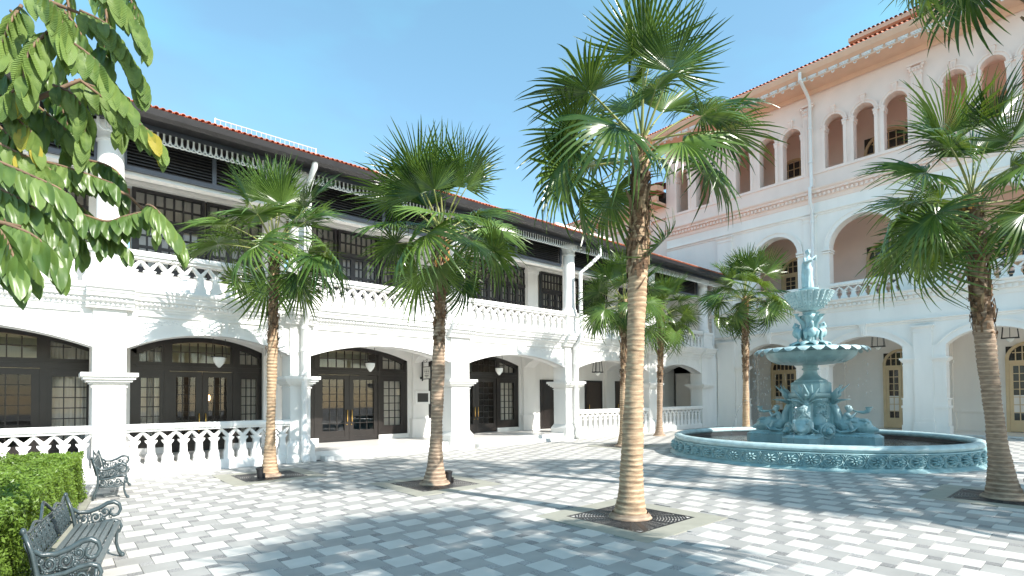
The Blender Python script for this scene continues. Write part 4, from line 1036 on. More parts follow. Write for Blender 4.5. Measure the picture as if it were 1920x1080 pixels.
b.build('stork_and_leaf_stem', M['patina'], fo, True, 60)
def flute(r, z, a): k = abs(sin(11*a)); return (r*(1-.085*(1-k)**1.5), z)
b = MB(); b.lathe([(.12,4.50),(.22,4.54),(.40,4.62),(.58,4.76),(.70,4.92),(.78,5.06),(.83,5.12),(.80,5.13),(.72,5.05),(.5,4.9),(.1,4.84)], n=176, mod=flute); ub = b.build('upper_bowl', M['patinal'], fo, True, 60)
b = MB()
for q in range(22):
    t = 2*pi*(q+.5)/22
    for (r, z) in ((.47,4.66),(.57,4.745),(.65,4.84),(.71,4.94),(.76,5.03)): b.ball((r*cos(t)*1.0, r*sin(t)*1.0, z), (.024,.024,.028), 6, 4)
b.build('bead', M['patina'], ub, True, kind='stuff')
b = MB(); b.lathe([(.1,4.84),(.12,5.0),(.30,5.06),(.30,5.10),(.27,5.13),(.26,5.20),(.29,5.22),(.29,5.26),(.2,5.28)], n=24); ub.scale = (.88,.88,1)
b.build('statue_base', M['patina'], fo, True, 50)
# draped woman holding an urn at her shoulder (faces the courtyard)
b = MB(); z0 = 5.26
def BL(x, y, z, r, n=10, m=8): b.ball((x, y, z0+z), r, n, m)
b.tube([(.0,0,z0),(0,0,z0+.12),(.0,.0,z0+.42),(.0,0,z0+.62),(0,0,z0+.72)], [.15,.135,.115,.135,.10], 14)
b.tube([(0,0,z0+.68),(0,0,z0+.80),(.0,0,z0+.95),(0,0,z0+1.02)], [.095,.088,.115,.06], 12)
for q in range(9):
    t = 2*pi*q/9; b.tube([(.13*cos(t),.13*sin(t),z0+.02),(.105*cos(t+.1),.105*sin(t+.1),z0+.4),(.10*cos(t+.3),.10*sin(t+.3),z0+.66)], [.03,.02,.012], 5)
b.tube([(-.14,.04,z0+.05),(-.15,.05,z0+.4),(-.13,.05,z0+.8),(-.09,.03,z0+.98)], [.05,.05,.045,.03], 6)     # mantle falling behind
b.tube([(0,0,z0+1.0),(0,0,z0+1.09)], .045, 8); BL(0,-.01,1.17,(.068,.075,.088)); BL(0,.03,1.20,(.074,.07,.075)); BL(0,.075,1.18,(.04,.04,.04)); BL(0,-.082,1.155,(.016,.02,.02)); BL(-.03,-.06,1.235,(.03,.03,.025)); BL(.03,-.06,1.235,(.03,.03,.025))
for s in (-1, 1): BL(s*.05,-.085,.90,(.045,.04,.045))
b.tube([(.115,0,z0+.985),(.20,-.06,z0+.92),(.17,-.13,z0+1.05)], [.046,.038,.03], 7)
b.tube([(-.115,0,z0+.985),(-.15,-.10,z0+.84),(.02,-.16,z0+.90),(.12,-.15,z0+1.0)], [.046,.04,.034,.028], 7)
b.lathe([(.02,.98),(.05,1.0),(.075,1.08),(.07,1.14),(.035,1.20),(.03,1.26),(.055,1.30),(.05,1.31)], (.19,-.12,z0-.02), 12)
stm = fused(b, 'statue', M['patinal'], .014, 2)
link('statue', stm, fo, mw=Matrix.Rotation(-.75, 4, 'Z'))
# dolphins ridden by cherubs blowing horns
def dolphin():
    b = MB()
    b.tube([(1.55,0,.90),(1.30,0,.97),(1.0,0,.92),(.86,0,1.06),(.83,0,1.28),(.74,0,1.50),(.62,0,1.56),(.52,0,1.50),(.50,0,1.42)], [.24,.25,.20,.165,.14,.115,.10,.085,.06], 12)
    b.ball((1.58,0,.93), (.26,.25,.24), 12, 9)
    b.tube([(1.62,0,.90),(1.82,0,.85),(2.02,0,.82)], [.20,.13,.03], 10, flat=.9)             # upper jaw
    b.tube([(1.55,0,.78),(1.75,0,.72),(1.88,0,.70)], [.14,.085,.03], 8)
    for s in (-1, 1):
        b.ball((1.66,s*.19,1.0), (.075,.06,.075), 8, 6); b.tube([(1.52,s*.17,1.12),(1.66,s*.2,1.11),(1.78,s*.17,1.04)], [.03,.045,.02], 6)
        b.tube([(1.45,s*.2,.90),(1.25,s*.34,.78),(1.0,s*.38,.74)], [.05,.085,.02], 7, flat=.4)   # side fins
        b.tube([(1.30,s*.18,.78),(.95,s*.30,.74),(.72,s*.30,.84)], [.05,.06,.02], 6)
        b.tube([(1.1,s*.2,.74),(1.5,s*.3,.70),(1.75,s*.26,.72)], [.03,.05,.02], 6)
    for q in range(6): t = .5+q*.36; b.tube([(1.42,.2*cos(t*1.4),.9+.22*sin(t)),(1.22,.3*cos(t*1.4),.92+.3*sin(t)*.8)], [.04,.015], 5)
    return b
def tailfin():
    b = MB()
    for (dy, dx, dz, r) in ((-.24,-.02,.30,.075),(.24,-.02,.30,.075),(0,.10,.42,.07),(-.12,.0,.38,.07),(.12,.0,.38,.07),(-.30,.12,.12,.05),(.30,.12,.12,.05)):
        b.tube([(.62,0,1.56),(.66+dx*.5,dy*.55,1.62+dz*.5),(.72+dx*1.5,dy,1.62+dz)], [.04,r,.012], 7, flat=.45)
    b.ball((.64,0,1.58), .07); return b
def cherub():
    b = MB()
    b.tube([(1.02,0,1.02),(1.06,0,1.15),(1.12,0,1.28),(1.14,0,1.33)], [.115,.12,.11,.06], 10)
    b.ball((1.17,0,1.44), (.10,.095,.105), 10, 8); b.ball((1.14,0,1.48), (.10,.1,.09), 9, 6); b.ball((1.27,0,1.43), (.025,.025,.025), 6, 4)
    for s in (-1, 1):
        b.tube([(1.04,s*.07,1.02),(1.22,s*.20,1.02),(1.30,s*.22,.84),(1.36,s*.22,.78)], [.085,.075,.055,.04], 8)
        b.ball((1.25,s*.05,1.46), (.02,.02,.015), 5, 4)
    b.tube([(1.12,.10,1.28),(1.26,.16,1.20),(1.38,.06,1.34)], [.05,.045,.035], 7); b.tube([(1.12,-.10,1.28),(1.24,-.17,1.18),(1.36,-.05,1.32)], [.05,.045,.035], 7)
    for q in range(8): t = 2*pi*q/8; b.ball((1.14+.08*cos(t), .08*sin(t), 1.51), .035, 6, 4)
    return b
def horn():
    b = MB(); b.tube([(1.28,0,1.40),(1.42,0,1.36),(1.58,0,1.34),(1.70,0,1.38),(1.74,0,1.48)], [.018,.03,.045,.07,.095], 10)
    b.lathe([(.095,0),(.12,.02),(.10,.03)], (1.74,0,1.48), 12); return b
dme = fused(dolphin(), 'dolphin', M['patina'], .017, 1); tme = tailfin().mesh('tail_fin', M['patina'], True)
cme = fused(cherub(), 'cherub', M['patinal'], .014, 1); hme = horn().mesh('horn', M['patina'], True)
for k in range(4):
    R_ = Matrix.Rotation(TH0+k*pi/2, 4, 'Z') @ Matrix.Diagonal((.88,1,1,1))
    d = link('dolphin', dme, fo, mw=R_); link('tail_fin', tme, d, mw=Matrix.Translation((.66,0,1.56)) @ Matrix.Rotation(radians(12), 4, 'Y') @ Matrix.Scale(1.55, 4) @ Matrix.Translation((-.62,0,-1.56))); 
    c = link('cherub', cme, fo, mw=R_); link('horn', hme, c)
# water: jets from the horns and drips from the big bowl
j = MB()
for k in (2,):
    a = TH0+k*pi/2; ca, sa = cos(a), sin(a)
    j.tube([((1.74+.55*t)*ca, (1.74+.55*t)*sa, 1.5+1.05*t-1.35*t*t) for t in np.linspace(0, 1.35, 14)], [.014]*14, 6)
for k in (1, 3):
    a = TH0+k*pi/2; ca, sa = cos(a), sin(a)
    j.tube([((1.74+.55*t)*ca, (1.74+.55*t)*sa, 1.5+.9*t-1.35*t*t) for t in np.linspace(0, 1.25, 14)], [.008]*14, 5)
rr = random.Random(5)
for q in range(300):
    left = q < 220
    t = (pi+TH0+rr.gauss(0, .42)) if left else rr.uniform(0, 2*pi); r = 1.62+rr.uniform(-.05,.06)
    z = .40+(3.2-.40)*rr.random()**.8; l = rr.uniform(.02,.10)
    j.tube([(r*cos(t), r*sin(t), z),(r*cos(t), r*sin(t), z-l)], [.006,.011], 4)
j.build('falling_water', M['drop'], fo, kind='stuff', smooth=True)

# ================================================================== TREE GRATES AND SPOTLIGHTS
GL = {'p1':'square iron tree grate with stone border round the slender left palm','p2':'square iron tree grate with stone border round the palm before the hanging sign',
      'p3':'square iron tree grate with stone border round the tallest palm nearest the camera','p4':'square iron tree grate with stone border round the leaning palm at the right edge','p5':'square iron tree grate round the small palm left of the tall trunk'}
gb = MB()
for (x0,x1,y0,y1) in ((-1.05,1.05,-1.05,-.70),(-1.05,1.05,.70,1.05),(-1.05,-.70,-.70,.70),(.70,1.05,-.70,.70)): gb.box(x0+.002,x1-.002,y0+.002,y1-.002,0,.0145)
gbm = gb.mesh('stone_border', M['border'])
gp = MB(); gp.add([(-.7,-.7,.0105),(.7,-.7,.0105),(.7,.7,.0105),(-.7,.7,.0105)], [(0,1,2,3)]); gpm = gp.mesh('gravel_bed', M['gravel'], recalc=False)
gi = MB()
def clipq(x, y): return abs(x) < .685 and abs(y) < .685
for k in range(14):
    r = .38+k*.045; n = 72
    for q in range(n):
        t0, t1 = 2*pi*q/n, 2*pi*(q+1)/n
        if (q % 9) in (4,) : pass
        ps_ = [((r)*cos(t0),(r)*sin(t0)),((r)*cos(t1),(r)*sin(t1)),((r+.027)*cos(t1),(r+.027)*sin(t1)),((r+.027)*cos(t0),(r+.027)*sin(t0))]
        if all(clipq(*p) for p in ps_): gi.add([(p[0],p[1],.0145) for p in ps_]+[(p[0],p[1],.005) for p in ps_], [(0,1,2,3),(0,3,7,4),(1,5,6,2),(0,4,5,1),(2,6,7,3)])
for q in range(24):
    t = 2*pi*q/24+.13; c, s = cos(t), sin(t); L = min(.69/max(abs(c),1e-6), .69/max(abs(s),1e-6), .99); wv = .012 if q % 3 else .04
    gi.add([(.34*c-s*wv,.34*s+c*wv,.0152),(.34*c+s*wv,.34*s-c*wv,.0152),(L*c+s*wv,L*s-c*wv,.0152),(L*c-s*wv,L*s+c*wv,.0152)], [(0,1,2,3)])
for (x0,x1,y0,y1) in ((-.7,.7,-.7,-.66),(-.7,.7,.66,.7),(-.7,-.66,-.66,.66),(.66,.7,-.66,.66)): gi.box(x0,x1,y0,y1,.003,.0158)
gi.lathe([(.345,.003),(.345,.017),(.375,.017)], n=40)
gim = gi.mesh('iron_grate', M['iron'], recalc=False)
for k, lab in GL.items():
    t = thing('tree_grate', lab, 'tree grate', (*PALMS[k], 0), 'tree grates in the paving')
    link('stone_border', gbm, t); link('gravel_bed', gpm, t); link('iron_grate', gim, t)
sp = MB(); sp.lathe([(.0,0),(.075,0),(.075,.20),(.085,.21),(.085,.25),(.06,.25),(.06,.22),(0,.22)], n=16)
sp.box(-.02,.02,-.12,-.06,0,.12)
spm = sp.mesh('spotlight_body', M['iron'], True, angle=40)
for (x, y, lab) in ((3.72,13.45,'small black garden spotlight on the grate of the slender left palm'),(6.62,9.82,'small black garden spotlight right of the palm trunk before the hanging sign'),
                    (16.55,12.05,'small black garden spotlight beside the small palm left of the fountain'),(13.05,1.0,'large black garden spotlight at the leaning palm by the right edge')):
    o = link('garden_spotlight', spm, None, loc=(x, y, .015)); tag(o, lab, 'spotlight', 'garden spotlights at the palms')
    o.rotation_euler = (random.uniform(-.15,.15), random.uniform(-.15,.15), random.uniform(0,6))
    if x > 13 and x < 14: o.scale = (1.7,1.7,1.5)

# ================================================================== FAN PALMS
def fan_mesh(seed, N=42, R=1.0, Lp=1.02, droop=.2, spread=152, curl=.25, tilt=25, fold=.0):
    rr = random.Random(seed); b = MB()
    rows = (.03,.28,.50,.72,.90,1.0)
    for k in range(N):
        f = (k+.5)/N*2-1; ang = radians(spread)*f
        Lr = R*(.80+.20*cos(ang*.9))*rr.uniform(.84,1.08)*(rr.uniform(.6,.85) if rr.random() < .06 else 1); dph = radians(spread)*2/N; sp_ = rr.uniform(.36,.54)
        bend = droop*rr.uniform(.4,2.0); tw = rr.uniform(-.10,.10); brk = rr.random() < .16
        vs = []
        for t in rows:
            r = Lr*t
            if t <= sp_: hw = r*dph*.5*1.02
            else: hw = Lr*sp_*dph*.5*(1-(t-sp_)/(1-sp_))**.75+.0015
            a = ang+tw*max(0, t-sp_)
            zc = -bend*max(0, t-.35)**2*R*1.6-(.5*R*(t-.75) if brk and t > .75 else 0)
            zc += fold*abs(sin(ang))*r            # blade folded along the costa
            cx, cy = cos(a), sin(a)
            cost = -curl*max(0, r*cx)**2
            up = .30*hw if t <= sp_ else .45*hw
            for s in (-1, 0, 1):
                x = r*cx-s*hw*cy; y = r*cy+s*hw*cx
                vs.append((x, y, zc+cost+(up if s == 0 else -up)))
        o = len(vs)
        m = len(rows)
        b.add(vs, [(j*3+i, j*3+i+1, (j+1)*3+i+1, (j+1)*3+i) for j in range(m-1) for i in (0, 1)])
    ca, sa = cos(radians(tilt)), sin(radians(tilt))
    b.v = [(Lp+x*ca+z*sa, y, -x*sa+z*ca-.16*Lp*Lp) for x, y, z in b.v]
    me = b.mesh('frond', M['palm'], True, recalc=False, angle=25)
    # petiole in the same leaf, second material
    p = MB(); pts = [(Lp*t, 0, -.16*Lp*Lp*t*t) for t in np.linspace(-.08, 1.02, 7)]
    p.tube(pts, [.028,.024,.020,.018,.016,.014,.012], 6, flat=.6)
    pm_ = p.mesh('petiole', M['petiole'], True)
    return me, pm_
FAN = {}
for nm_, kw in (('up', dict(droop=.10, curl=.06, tilt=0, spread=104, fold=.34)), ('flat', dict(droop=.20, curl=.12, tilt=22, spread=138, fold=.10)), ('mid', dict(droop=.28, curl=.18, tilt=38, spread=142, fold=.03)), ('hang', dict(droop=.30, curl=.16, tilt=66, spread=132, fold=-.05))):
    FAN[nm_] = []
    for q in range(4):
        k2 = dict(kw); rq = random.Random(len(FAN)*31+q)
        k2['spread'] = kw['spread']*rq.uniform(.84,1.08); k2['droop'] = kw['droop']*rq.uniform(.7,1.9); k2['tilt'] = kw['tilt']+rq.uniform(-12,12); k2['fold'] = kw['fold']*rq.uniform(.5,1.5); k2['R'] = rq.uniform(.9,1.06); k2['N'] = rq.choice((34,38,42))
        FAN[nm_].append(fan_mesh(len(FAN)*11+q, **k2))
def palm(label, base, lean, hc, seed, nf=22, r0=.165, rr_=.125, shag=(2.6, 5.2), size=1., dark=False, orange=.5, extra=(), group='fan palms planted in the courtyard', cstart=None, elev=(88,-26), skip=None, curve=0.):
    """base (x,y); lean (dx,dy) of the crown; hc height of the crown"""
    t = thing('fan_palm', label, 'palm tree', (base[0], base[1], 0), group)
    rg = random.Random(seed)
    def ax(z):
        s = z/hc; q = s+curve*s*(1-s); return Vector((lean[0]*q, lean[1]*q, z))
    def rad(z):
        f = math.exp(-z/.35); top = max(0, (z-shag[0])/(hc-shag[0]))
        return rr_*(1-.18*z/hc)+(r0*1.55-rr_)*f*.95+.012*sin(z*2.3+seed)
    b = MB(); n = 16; zs = []
    z = 0.0
    while z < shag[1]+.1:
        st_ = .072+.02*rg.random(); zs += [(z,.0),(z+st_*.55,.006),(z+st_*.85,-.006)]; z += st_
    zs += [(zz, 0) for zz in np.linspace(z, hc+.1, 5)]
    vs = []
    for (zz, dr) in zs:
        c = ax(zz); r = rad(zz)+dr
        ph = rg.uniform(-.004,.004)
        for q in range(n):
            a = 2*pi*q/n; vs.append((c.x+(r+.004*sin(3*a+zz*9)+ph)*cos(a), c.y+(r+.004*sin(3*a+zz*9)+ph)*sin(a), zz+.010*sin(2*a+zz*3)))
    m = len(zs); b.add(vs, [(j*n+q, j*n+(q+1) % n, (j+1)*n+(q+1) % n, (j+1)*n+q) for j in range(m-1) for q in range(n)])
    tr = b.build('trunk', M['trunkd'] if dark else M['trunk'], t, True, recalc=False)
    rb_ = MB()                                                    # root flare skirt
    rb_.lathe([(rad(0)+.05,0.0),(rad(0)+.03,.04),(rad(.06)+.01,.09)], n=18); rb_.build('root_flare', M['trunkd'], t, True, recalc=False)
    fb = MB(); sb = MB()
    nfib = int(230*(hc-shag[0]-.2)/2.5)
    for q in range(nfib):
        z = rg.uniform(shag[0], hc-.05); 
        if z < shag[0]+.35 and rg.random() < .5: continue
        a = rg.uniform(0, 2*pi); c = ax(z); r = rad(z); l = rg.uniform(.10,.26); w = rg.uniform(.012,.05); da = rg.uniform(-.9,.9)
        pts = []
        for u in (0,.35,.7,1):
            aa = a+da*u*l/r*.6; rad_ = r+.012+.02*u+(.05*u*u if rg.random() < .35 else .0); zz = z+l*u*(.9 if rg.random() < .85 else -.5)
            for s in (-1, 1): pts.append((c.x+rad_*cos(aa+s*w*(1-u*.7)/r), c.y+rad_*sin(aa+s*w*(1-u*.7)/r), zz))
        fb.add(pts, [(2*k,2*k+1,2*k+3,2*k+2) for k in range(3)])
    for q in range(int(30*(hc-shag[0])/2.5)):                     # old leaf bases
        z = shag[0]+.25+(hc-shag[0]-.3)*(q/(30*(hc-shag[0])/2.5))**.9; a = q*2.4+rg.uniform(-.3,.3); c = ax(z); r = rad(z); l = rg.uniform(.14,.30); tilt = rg.uniform(.06,.22)*(z-shag[0])/(hc-shag[0])
        P = [(c.x+(r+tilt*u*u)*cos(a+.25*u), c.y+(r+tilt*u*u)*sin(a+.25*u), z+l*u) for u in (0,.5,1)]
        sb.tube(P, [.045,.032,.014], 5, flat=.45)
    fb.build('trunk_fibre', M['fibre'], t, kind='stuff', recalc=False)
    sb.build('leaf_bases', M['stub'], t, kind='stuff')
    if orange:
        ob = MB()
        for q in range(int(46*orange)):
            z = hc-.55*orange+rg.uniform(-.25,.35)*orange; a = rg.uniform(0, 2*pi); c = ax(z); r = rad(z)+.01; l = rg.uniform(.12,.3)
            ob.tube([(c.x+(r+.01)*cos(a+.4*u), c.y+(r+.01)*sin(a+.4*u), z+l*u) for u in (0,.5,1)], [.03,.028,.01], 5, flat=.4)
        ob.build('leaf_sheaths', M['orange'], t, kind='stuff')
    top = ax(hc)
    def frond(yaw, pitch, roll, kind, s, dz=0.):
        me, pe = FAN[kind][rg.randrange(4)]
        mw = Matrix.Translation(top+Vector((0,0,dz))) @ Matrix.Rotation(yaw, 4, 'Z') @ Matrix.Rotation(-radians(pitch), 4, 'Y') @ Matrix.Rotation(radians(roll), 4, 'X') @ Matrix.Scale(s, 4)
        o = link('frond', me, t, mw=mw); link('petiole', pe, o)
    for q in range(nf):
        u = (q+.5)/nf; e = elev[0]+(elev[1]-elev[0])*u**.95+rg.uniform(-14,14); yaw = q*2.39996+seed+rg.uniform(-.25,.25)
        if skip and skip(yaw % (2*pi), e): continue
        kind = 'up' if e > 50 else ('flat' if e > 12 else ('mid' if e > -18 else 'hang'))
        frond(yaw, e, rg.uniform(-52,52), kind, size*rg.uniform(.88,1.10)*(1.0 if e > -20 else .88), .12*(1-u)-.25*u)
    for (yaw, e, roll, kind, s, dz) in extra: frond(yaw, e, roll, kind, s, dz)
    return t
RT = Vector((.756,-.655))                                         # direction seen as rightwards
P_ = lambda s: (RT.x*s, RT.y*s)
yr = math.atan2(RT.y, RT.x)
palm('slender fan palm at the left, in front of the ground floor balustrade', PALMS['p1'], P_(.12), 5.6, 1.3, nf=27, r0=.15, rr_=.115, shag=(3.0,4.1), size=1.14, orange=.35)
palm('fan palm with a bright orange leaf sheath, standing before the hanging sign', PALMS['p2'], P_(.20), 5.45, 2.1, nf=29, r0=.19, rr_=.14, shag=(3.0,3.6), size=1.12, orange=1.1, dark=True)
palm('tallest fan palm, ringed trunk rising from the nearest square grate', PALMS['p3'], P_(.26), 5.85, 5.2, nf=19, r0=.20, rr_=.155, shag=(3.5,3.9), size=1.08, orange=.3, elev=(88,-14),
     extra=((yr+.15,-58,10,'hang',.80,-.75),(yr+pi-.15,-24,-20,'hang',1.12,-.15),(yr+pi+.3,2,5,'mid',1.12,0),(yr-.1,14,-15,'flat',1.12,.05)))
palm('leaning fan palm with a shaggy trunk at the right edge, before the fountain', PALMS['p4'], P_(-.46), 5.4, 7.7, nf=24, r0=.20, rr_=.15, shag=(2.8,2.9), size=1.1, orange=.25, dark=True, curve=.35,
     extra=((yr+pi,-30,0,'hang',1.15,-.2),(yr+pi+.4,-5,10,'mid',1.15,-.1)))
palm('small fan palm just left of the tallest trunk, before the far balustrade', PALMS['p5'], P_(.14), 5.45, 3.9, nf=27, r0=.17, rr_=.125, shag=(2.3,2.6), size=1.0, orange=.6)
palm('small fan palm just right of the tallest trunk, before the far balustrade', PALMS['p6'], P_(.15), 5.55, 9.4, nf=27, r0=.17, rr_=.13, shag=(2.4,2.8), size=1.1, orange=.4, dark=True)
palm('fan palm behind the left side of the fountain, before the corner wall', PALMS['p7'], P_(.06), 6.45, 4.6, nf=28, r0=.18, rr_=.14, shag=(2.6,2.9), size=1.26, orange=.8)
palm('fan palm out of view whose drooping fronds hang in from the top right corner', PALMS['p8'], P_(-1.7), 8.95, 6.1, nf=14, r0=.2, rr_=.15, shag=(3.5,4), size=1.08, orange=.3, elev=(88,20), extra=((yr+pi-.1,-14,8,'hang',1.3,0),(yr+pi+.45,-16,-8,'hang',1.3,-.1),(yr+pi-.6,-12,0,'hang',1.1,-.1),(yr,-5,0,'mid',1.1,0),(yr-1.2,-5,0,'mid',1.1,0),(yr+1.4,-10,0,'mid',1.1,0)))
palm('fan palm standing outside the view behind the camera, shading the near paving', (4.7,-3.3), P_(.1), 6.2, 5.2, nf=30, r0=.2, rr_=.15, shag=(3.5,4), size=1.1, orange=.3)
palm('fan palm outside the view at right, third of the shading row', (15.4,-5.1), P_(.1), 6.3, 4.9, nf=46, r0=.2, rr_=.15, shag=(3.5,4), size=1.1, orange=.3)
palm('fan palm outside the view at right, farthest of the shading row', (20.3,-1.4), P_(.1), 6.6, 1.9, nf=46, r0=.2, rr_=.15, shag=(3.5,4), size=1.1, orange=.3)
palm('fan palm standing behind the camera to the right, shading the centre of the paving', (6.0,-2.6), P_(.1), 6.2, 8.2, nf=44, r0=.2, rr_=.15, shag=(3.5,4), size=1.1, orange=.3)
palm('fan palm beyond the right edge shading the paving before the fountain', (12.6,-5.4), P_(.1), 6.2, 2.9, nf=46, r0=.2, rr_=.15, shag=(3.5,4), size=1.1, orange=.3)
palm('fan palm beyond the right edge shading the right half of the fountain', (18.2,-3.2), P_(.1), 6.6, 3.3, nf=46, r0=.2, rr_=.15, shag=(3.5,4), size=1.1, orange=.3)

# ================================================================== HEDGE
hd = thing('hedge', 'clipped bright green leafy hedge behind the two iron benches', 'hedge', (0, 0, 0))
def hx(y): return .42-(12.8-y)*.12
b = MB(); b.add([(-6,4.6,.0),(hx(4.6)-.16,4.6,.0),(hx(12.8)-.16,12.8,.0),(-6,12.8,.0),(-6,4.6,.82),(hx(4.6)-.16,4.6,.82),(hx(12.8)-.16,12.8,.82),(-6,12.8,.82)], [(4,5,6,7),(0,1,5,4),(1,2,6,5),(2,3,7,6)])
b.build('twig_core', M['dtwig'], hd, recalc=False)
rs = np.random.RandomState(3)
def hedge_leaves(n, pos, nrm, size):
    """n small folded leaves at pos facing roughly nrm"""
    d = nrm+rs.normal(0, .65, (n,3)); d /= np.linalg.norm(d, axis=1)[:,None]
    a = rs.normal(0, 1, (n,3)); a -= d*(a*d).sum(1)[:,None]; a /= np.linalg.norm(a, axis=1)[:,None]; c = np.cross(d, a)
    s = size*rs.uniform(.6,1.3,(n,1))
    v = np.stack([pos-a*s, pos+c*s*.45+d*s*.12, pos+a*s, pos-c*s*.45+d*s*.12], 1).reshape(-1,3)
    return v
def npmesh(name, v, mt, parent, kind='stuff'):
    n = len(v)//4; me = bpy.data.meshes.new(name); me.vertices.add(len(v)); me.vertices.foreach_set('co', v.astype(np.float32).ravel())
    me.loops.add(4*n); me.loops.foreach_set('vertex_index', np.arange(4*n, dtype=np.int32)); me.polygons.add(n)
    me.polygons.foreach_set('loop_start', np.arange(0, 4*n, 4, dtype=np.int32)); me.polygons.foreach_set('loop_total', np.full(n, 4, dtype=np.int32))
    me.update(); me.validate(); me.materials.append(mt); return link(name, me, parent, kind)
def lump(x, y): return .055*np.sin(x*5.1+y*2.3)+.045*np.sin(y*6.7-x*3.1)+.03*np.sin(x*13+y*11)
n = 110000
y = rs.uniform(4.8, 12.9, n); x = hx(y)-rs.beta(1, 2.2, n)*4.2; z = .86+lump(x, y)+rs.uniform(-.10,.03,n)+.05*rs.beta(1,6,n)
top = hedge_leaves(n, np.stack([x,y,z],1), np.array([[0.1,-.2,1.]]), .024)
n = 40000
y = rs.uniform(4.8, 12.95, n); z = rs.uniform(0.02,.92,n); x = hx(y)+.05*np.sin(y*5+z*6)+.04*np.sin(z*11+y*9)-.05+rs.uniform(-.12,.05,n)
side = hedge_leaves(n, np.stack([x,y,z],1), np.array([[1.,-.1,.3]]), .023)
n = 16000
x = rs.uniform(-4, .4, n); z = rs.uniform(.02,.92,n); y = 12.9+.04*np.sin(x*7+z*8)+rs.uniform(-.1,.05,n)
far = hedge_leaves(n, np.stack([x,y,z],1), np.array([[0.,1.,.3]]), .032)
npmesh('hedge_leaves', np.concatenate([top, side, far]), M['hedge'], hd)
kb = MB(); kb.add([(hx(4)+.04,4,0),(hx(4)+.14,4,0),(hx(13.05)+.14,13.05,0),(hx(13.05)+.04,13.05,0),(hx(4)+.04,4,.05),(hx(4)+.14,4,.05),(hx(13.05)+.14,13.05,.05),(hx(13.05)+.04,13.05,.05)], [(4,5,6,7),(1,2,6,5),(0,3,7,4)])
kb.build('kerb', M['border'], kind='structure')

# ================================================================== CAST IRON BENCHES
def spiral(c, r0, r1, a0, turns, n=18):
    return [(c[0]+(r0+(r1-r0)*t)*cos(a0+turns*2*pi*t), c[1]+(r0+(r1-r0)*t)*sin(a0+turns*2*pi*t)) for t in np.linspace(0, 1, n)]
def bench_end():
    """side casting in the x (front) / z plane"""
    b = MB()
    def C(pts, r, n=6): b.tube([(p[0], 0, p[1]) for p in pts], r, n)
    C([(-.06,.02),(-.03,.10),(.03,.25),(.04,.42),(.0,.60),(-.07,.78)], [.030,.026,.026,.028,.026,.020])            # back upright and rear leg
    C([(-.10,.015),(-.06,.02)], [.03,.03]); b.ball((-.075,0,.79), .03, 8, 6); b.ball((-.09,0,.02), .032, 8, 5)
    C([(.60,.02),(.56,.08),(.53,.18),(.54,.30),(.55,.40)], [.032,.024,.022,.022,.02]); b.ball((.61,0,.02), .034, 8, 5)     # front leg
    C([(.01,.62),(.08,.575),(.20,.57),(.32,.605),(.42,.655),(.50,.665),(.565,.63),(.585,.57),(.555,.515),(.50,.50),(.455,.53),(.46,.575),(.50,.59)], [.022,.024,.026,.028,.028,.028,.026,.024,.022,.02,.018,.016,.014])   # arm and its scroll
    C([(.04,.40),(.15,.385),(.28,.40),(.40,.435),(.50,.445),(.57,.42),(.595,.36),(.57,.305),(.52,.29),(.475,.32),(.48,.36)], [.022,.022,.024,.024,.024,.024,.022,.02,.018,.016,.014])
    C([(.03,.26),(.20,.235),(.40,.235),(.53,.26)], .014)
    for (c, r, a, s) in (((.14,.49),.075,2.5,1.5),((.28,.50),.072,.3,-1.5),((.39,.555),.06,3.4,1.4),((.14,.32),.07,2.2,1.5),((.28,.315),.075,.2,-1.5),((.41,.335),.07,3.3,1.5),((.07,.52),.04,1,1.2),((.36,.46),.035,0,1.2)):
        C(spiral(c, r, .012, a, s), .0135, 5); b.ball((c[0],0,c[1]), .022, 7, 5)
    for (x, z) in ((.20,.54),(.22,.45),(.34,.58),(.21,.37),(.34,.39),(.21,.27),(.35,.275),(.47,.30),(.10,.44),(.46,.50)):
        for q in range(5): b.ball((x+.02*cos(q*1.256), 0, z+.02*sin(q*1.256)), .013, 5, 4)
    return b
bem = bench_end().mesh('end_casting', M['bench'], True)
def bench_back(L):
    b = MB()
    P = lambda y, h, d=0.: (-.0-.10*(h-.45)/.35+d, y, h)          # raked plane
    def top(y): return .755+.10*max(0, 1-abs(y-L/2)/.30)**.7+.02*cos(8*pi*y/L)
    ys = np.linspace(0, L, 41)
    b.tube([P(q, top(q)) for q in ys], .017, 6); b.tube([P(q, .735) for q in ys[::4]], .010, 5); b.tube([P(q, .685) for q in ys[::4]], .010, 5); b.tube([P(q, .47) for q in ys[::4]], .014, 5)
    n = int(L/.155)
    for k in range(n):
        y = L*(k+.5)/n; s = 1 if k % 2 else -1
        for (h, r, t) in ((.62,.066,1.5),(.535,.058,-1.5)):
            b.tube([P(y+s*0+p[0], h+p[1]) for p in spiral((0,0), r, .01, k*1.3, t*s, 16)], .0115, 4)
            b.ball(P(y, h), .02, 6, 4)
        b.tube([P(y-.07,.48),P(y-.04,.58),P(y-.08,.67),P(y-.03,.735)], [.009,.012,.012,.008], 4)
        b.tube([P(y+.07,.48),P(y+.03,.56),P(y+.07,.64),P(y+.04,.735)], [.009,.012,.012,.008], 4)
        for q in range(5): b.ball(P(y+.075+.016*cos(q*1.256), .585+.02*sin(q*1.256)), .011, 5, 4)
    for k in range(int(L/.05)):
        y = .03+k*.05; b.tube([P(y,.685),P(y+.025,.735)], .005, 4)
    return b
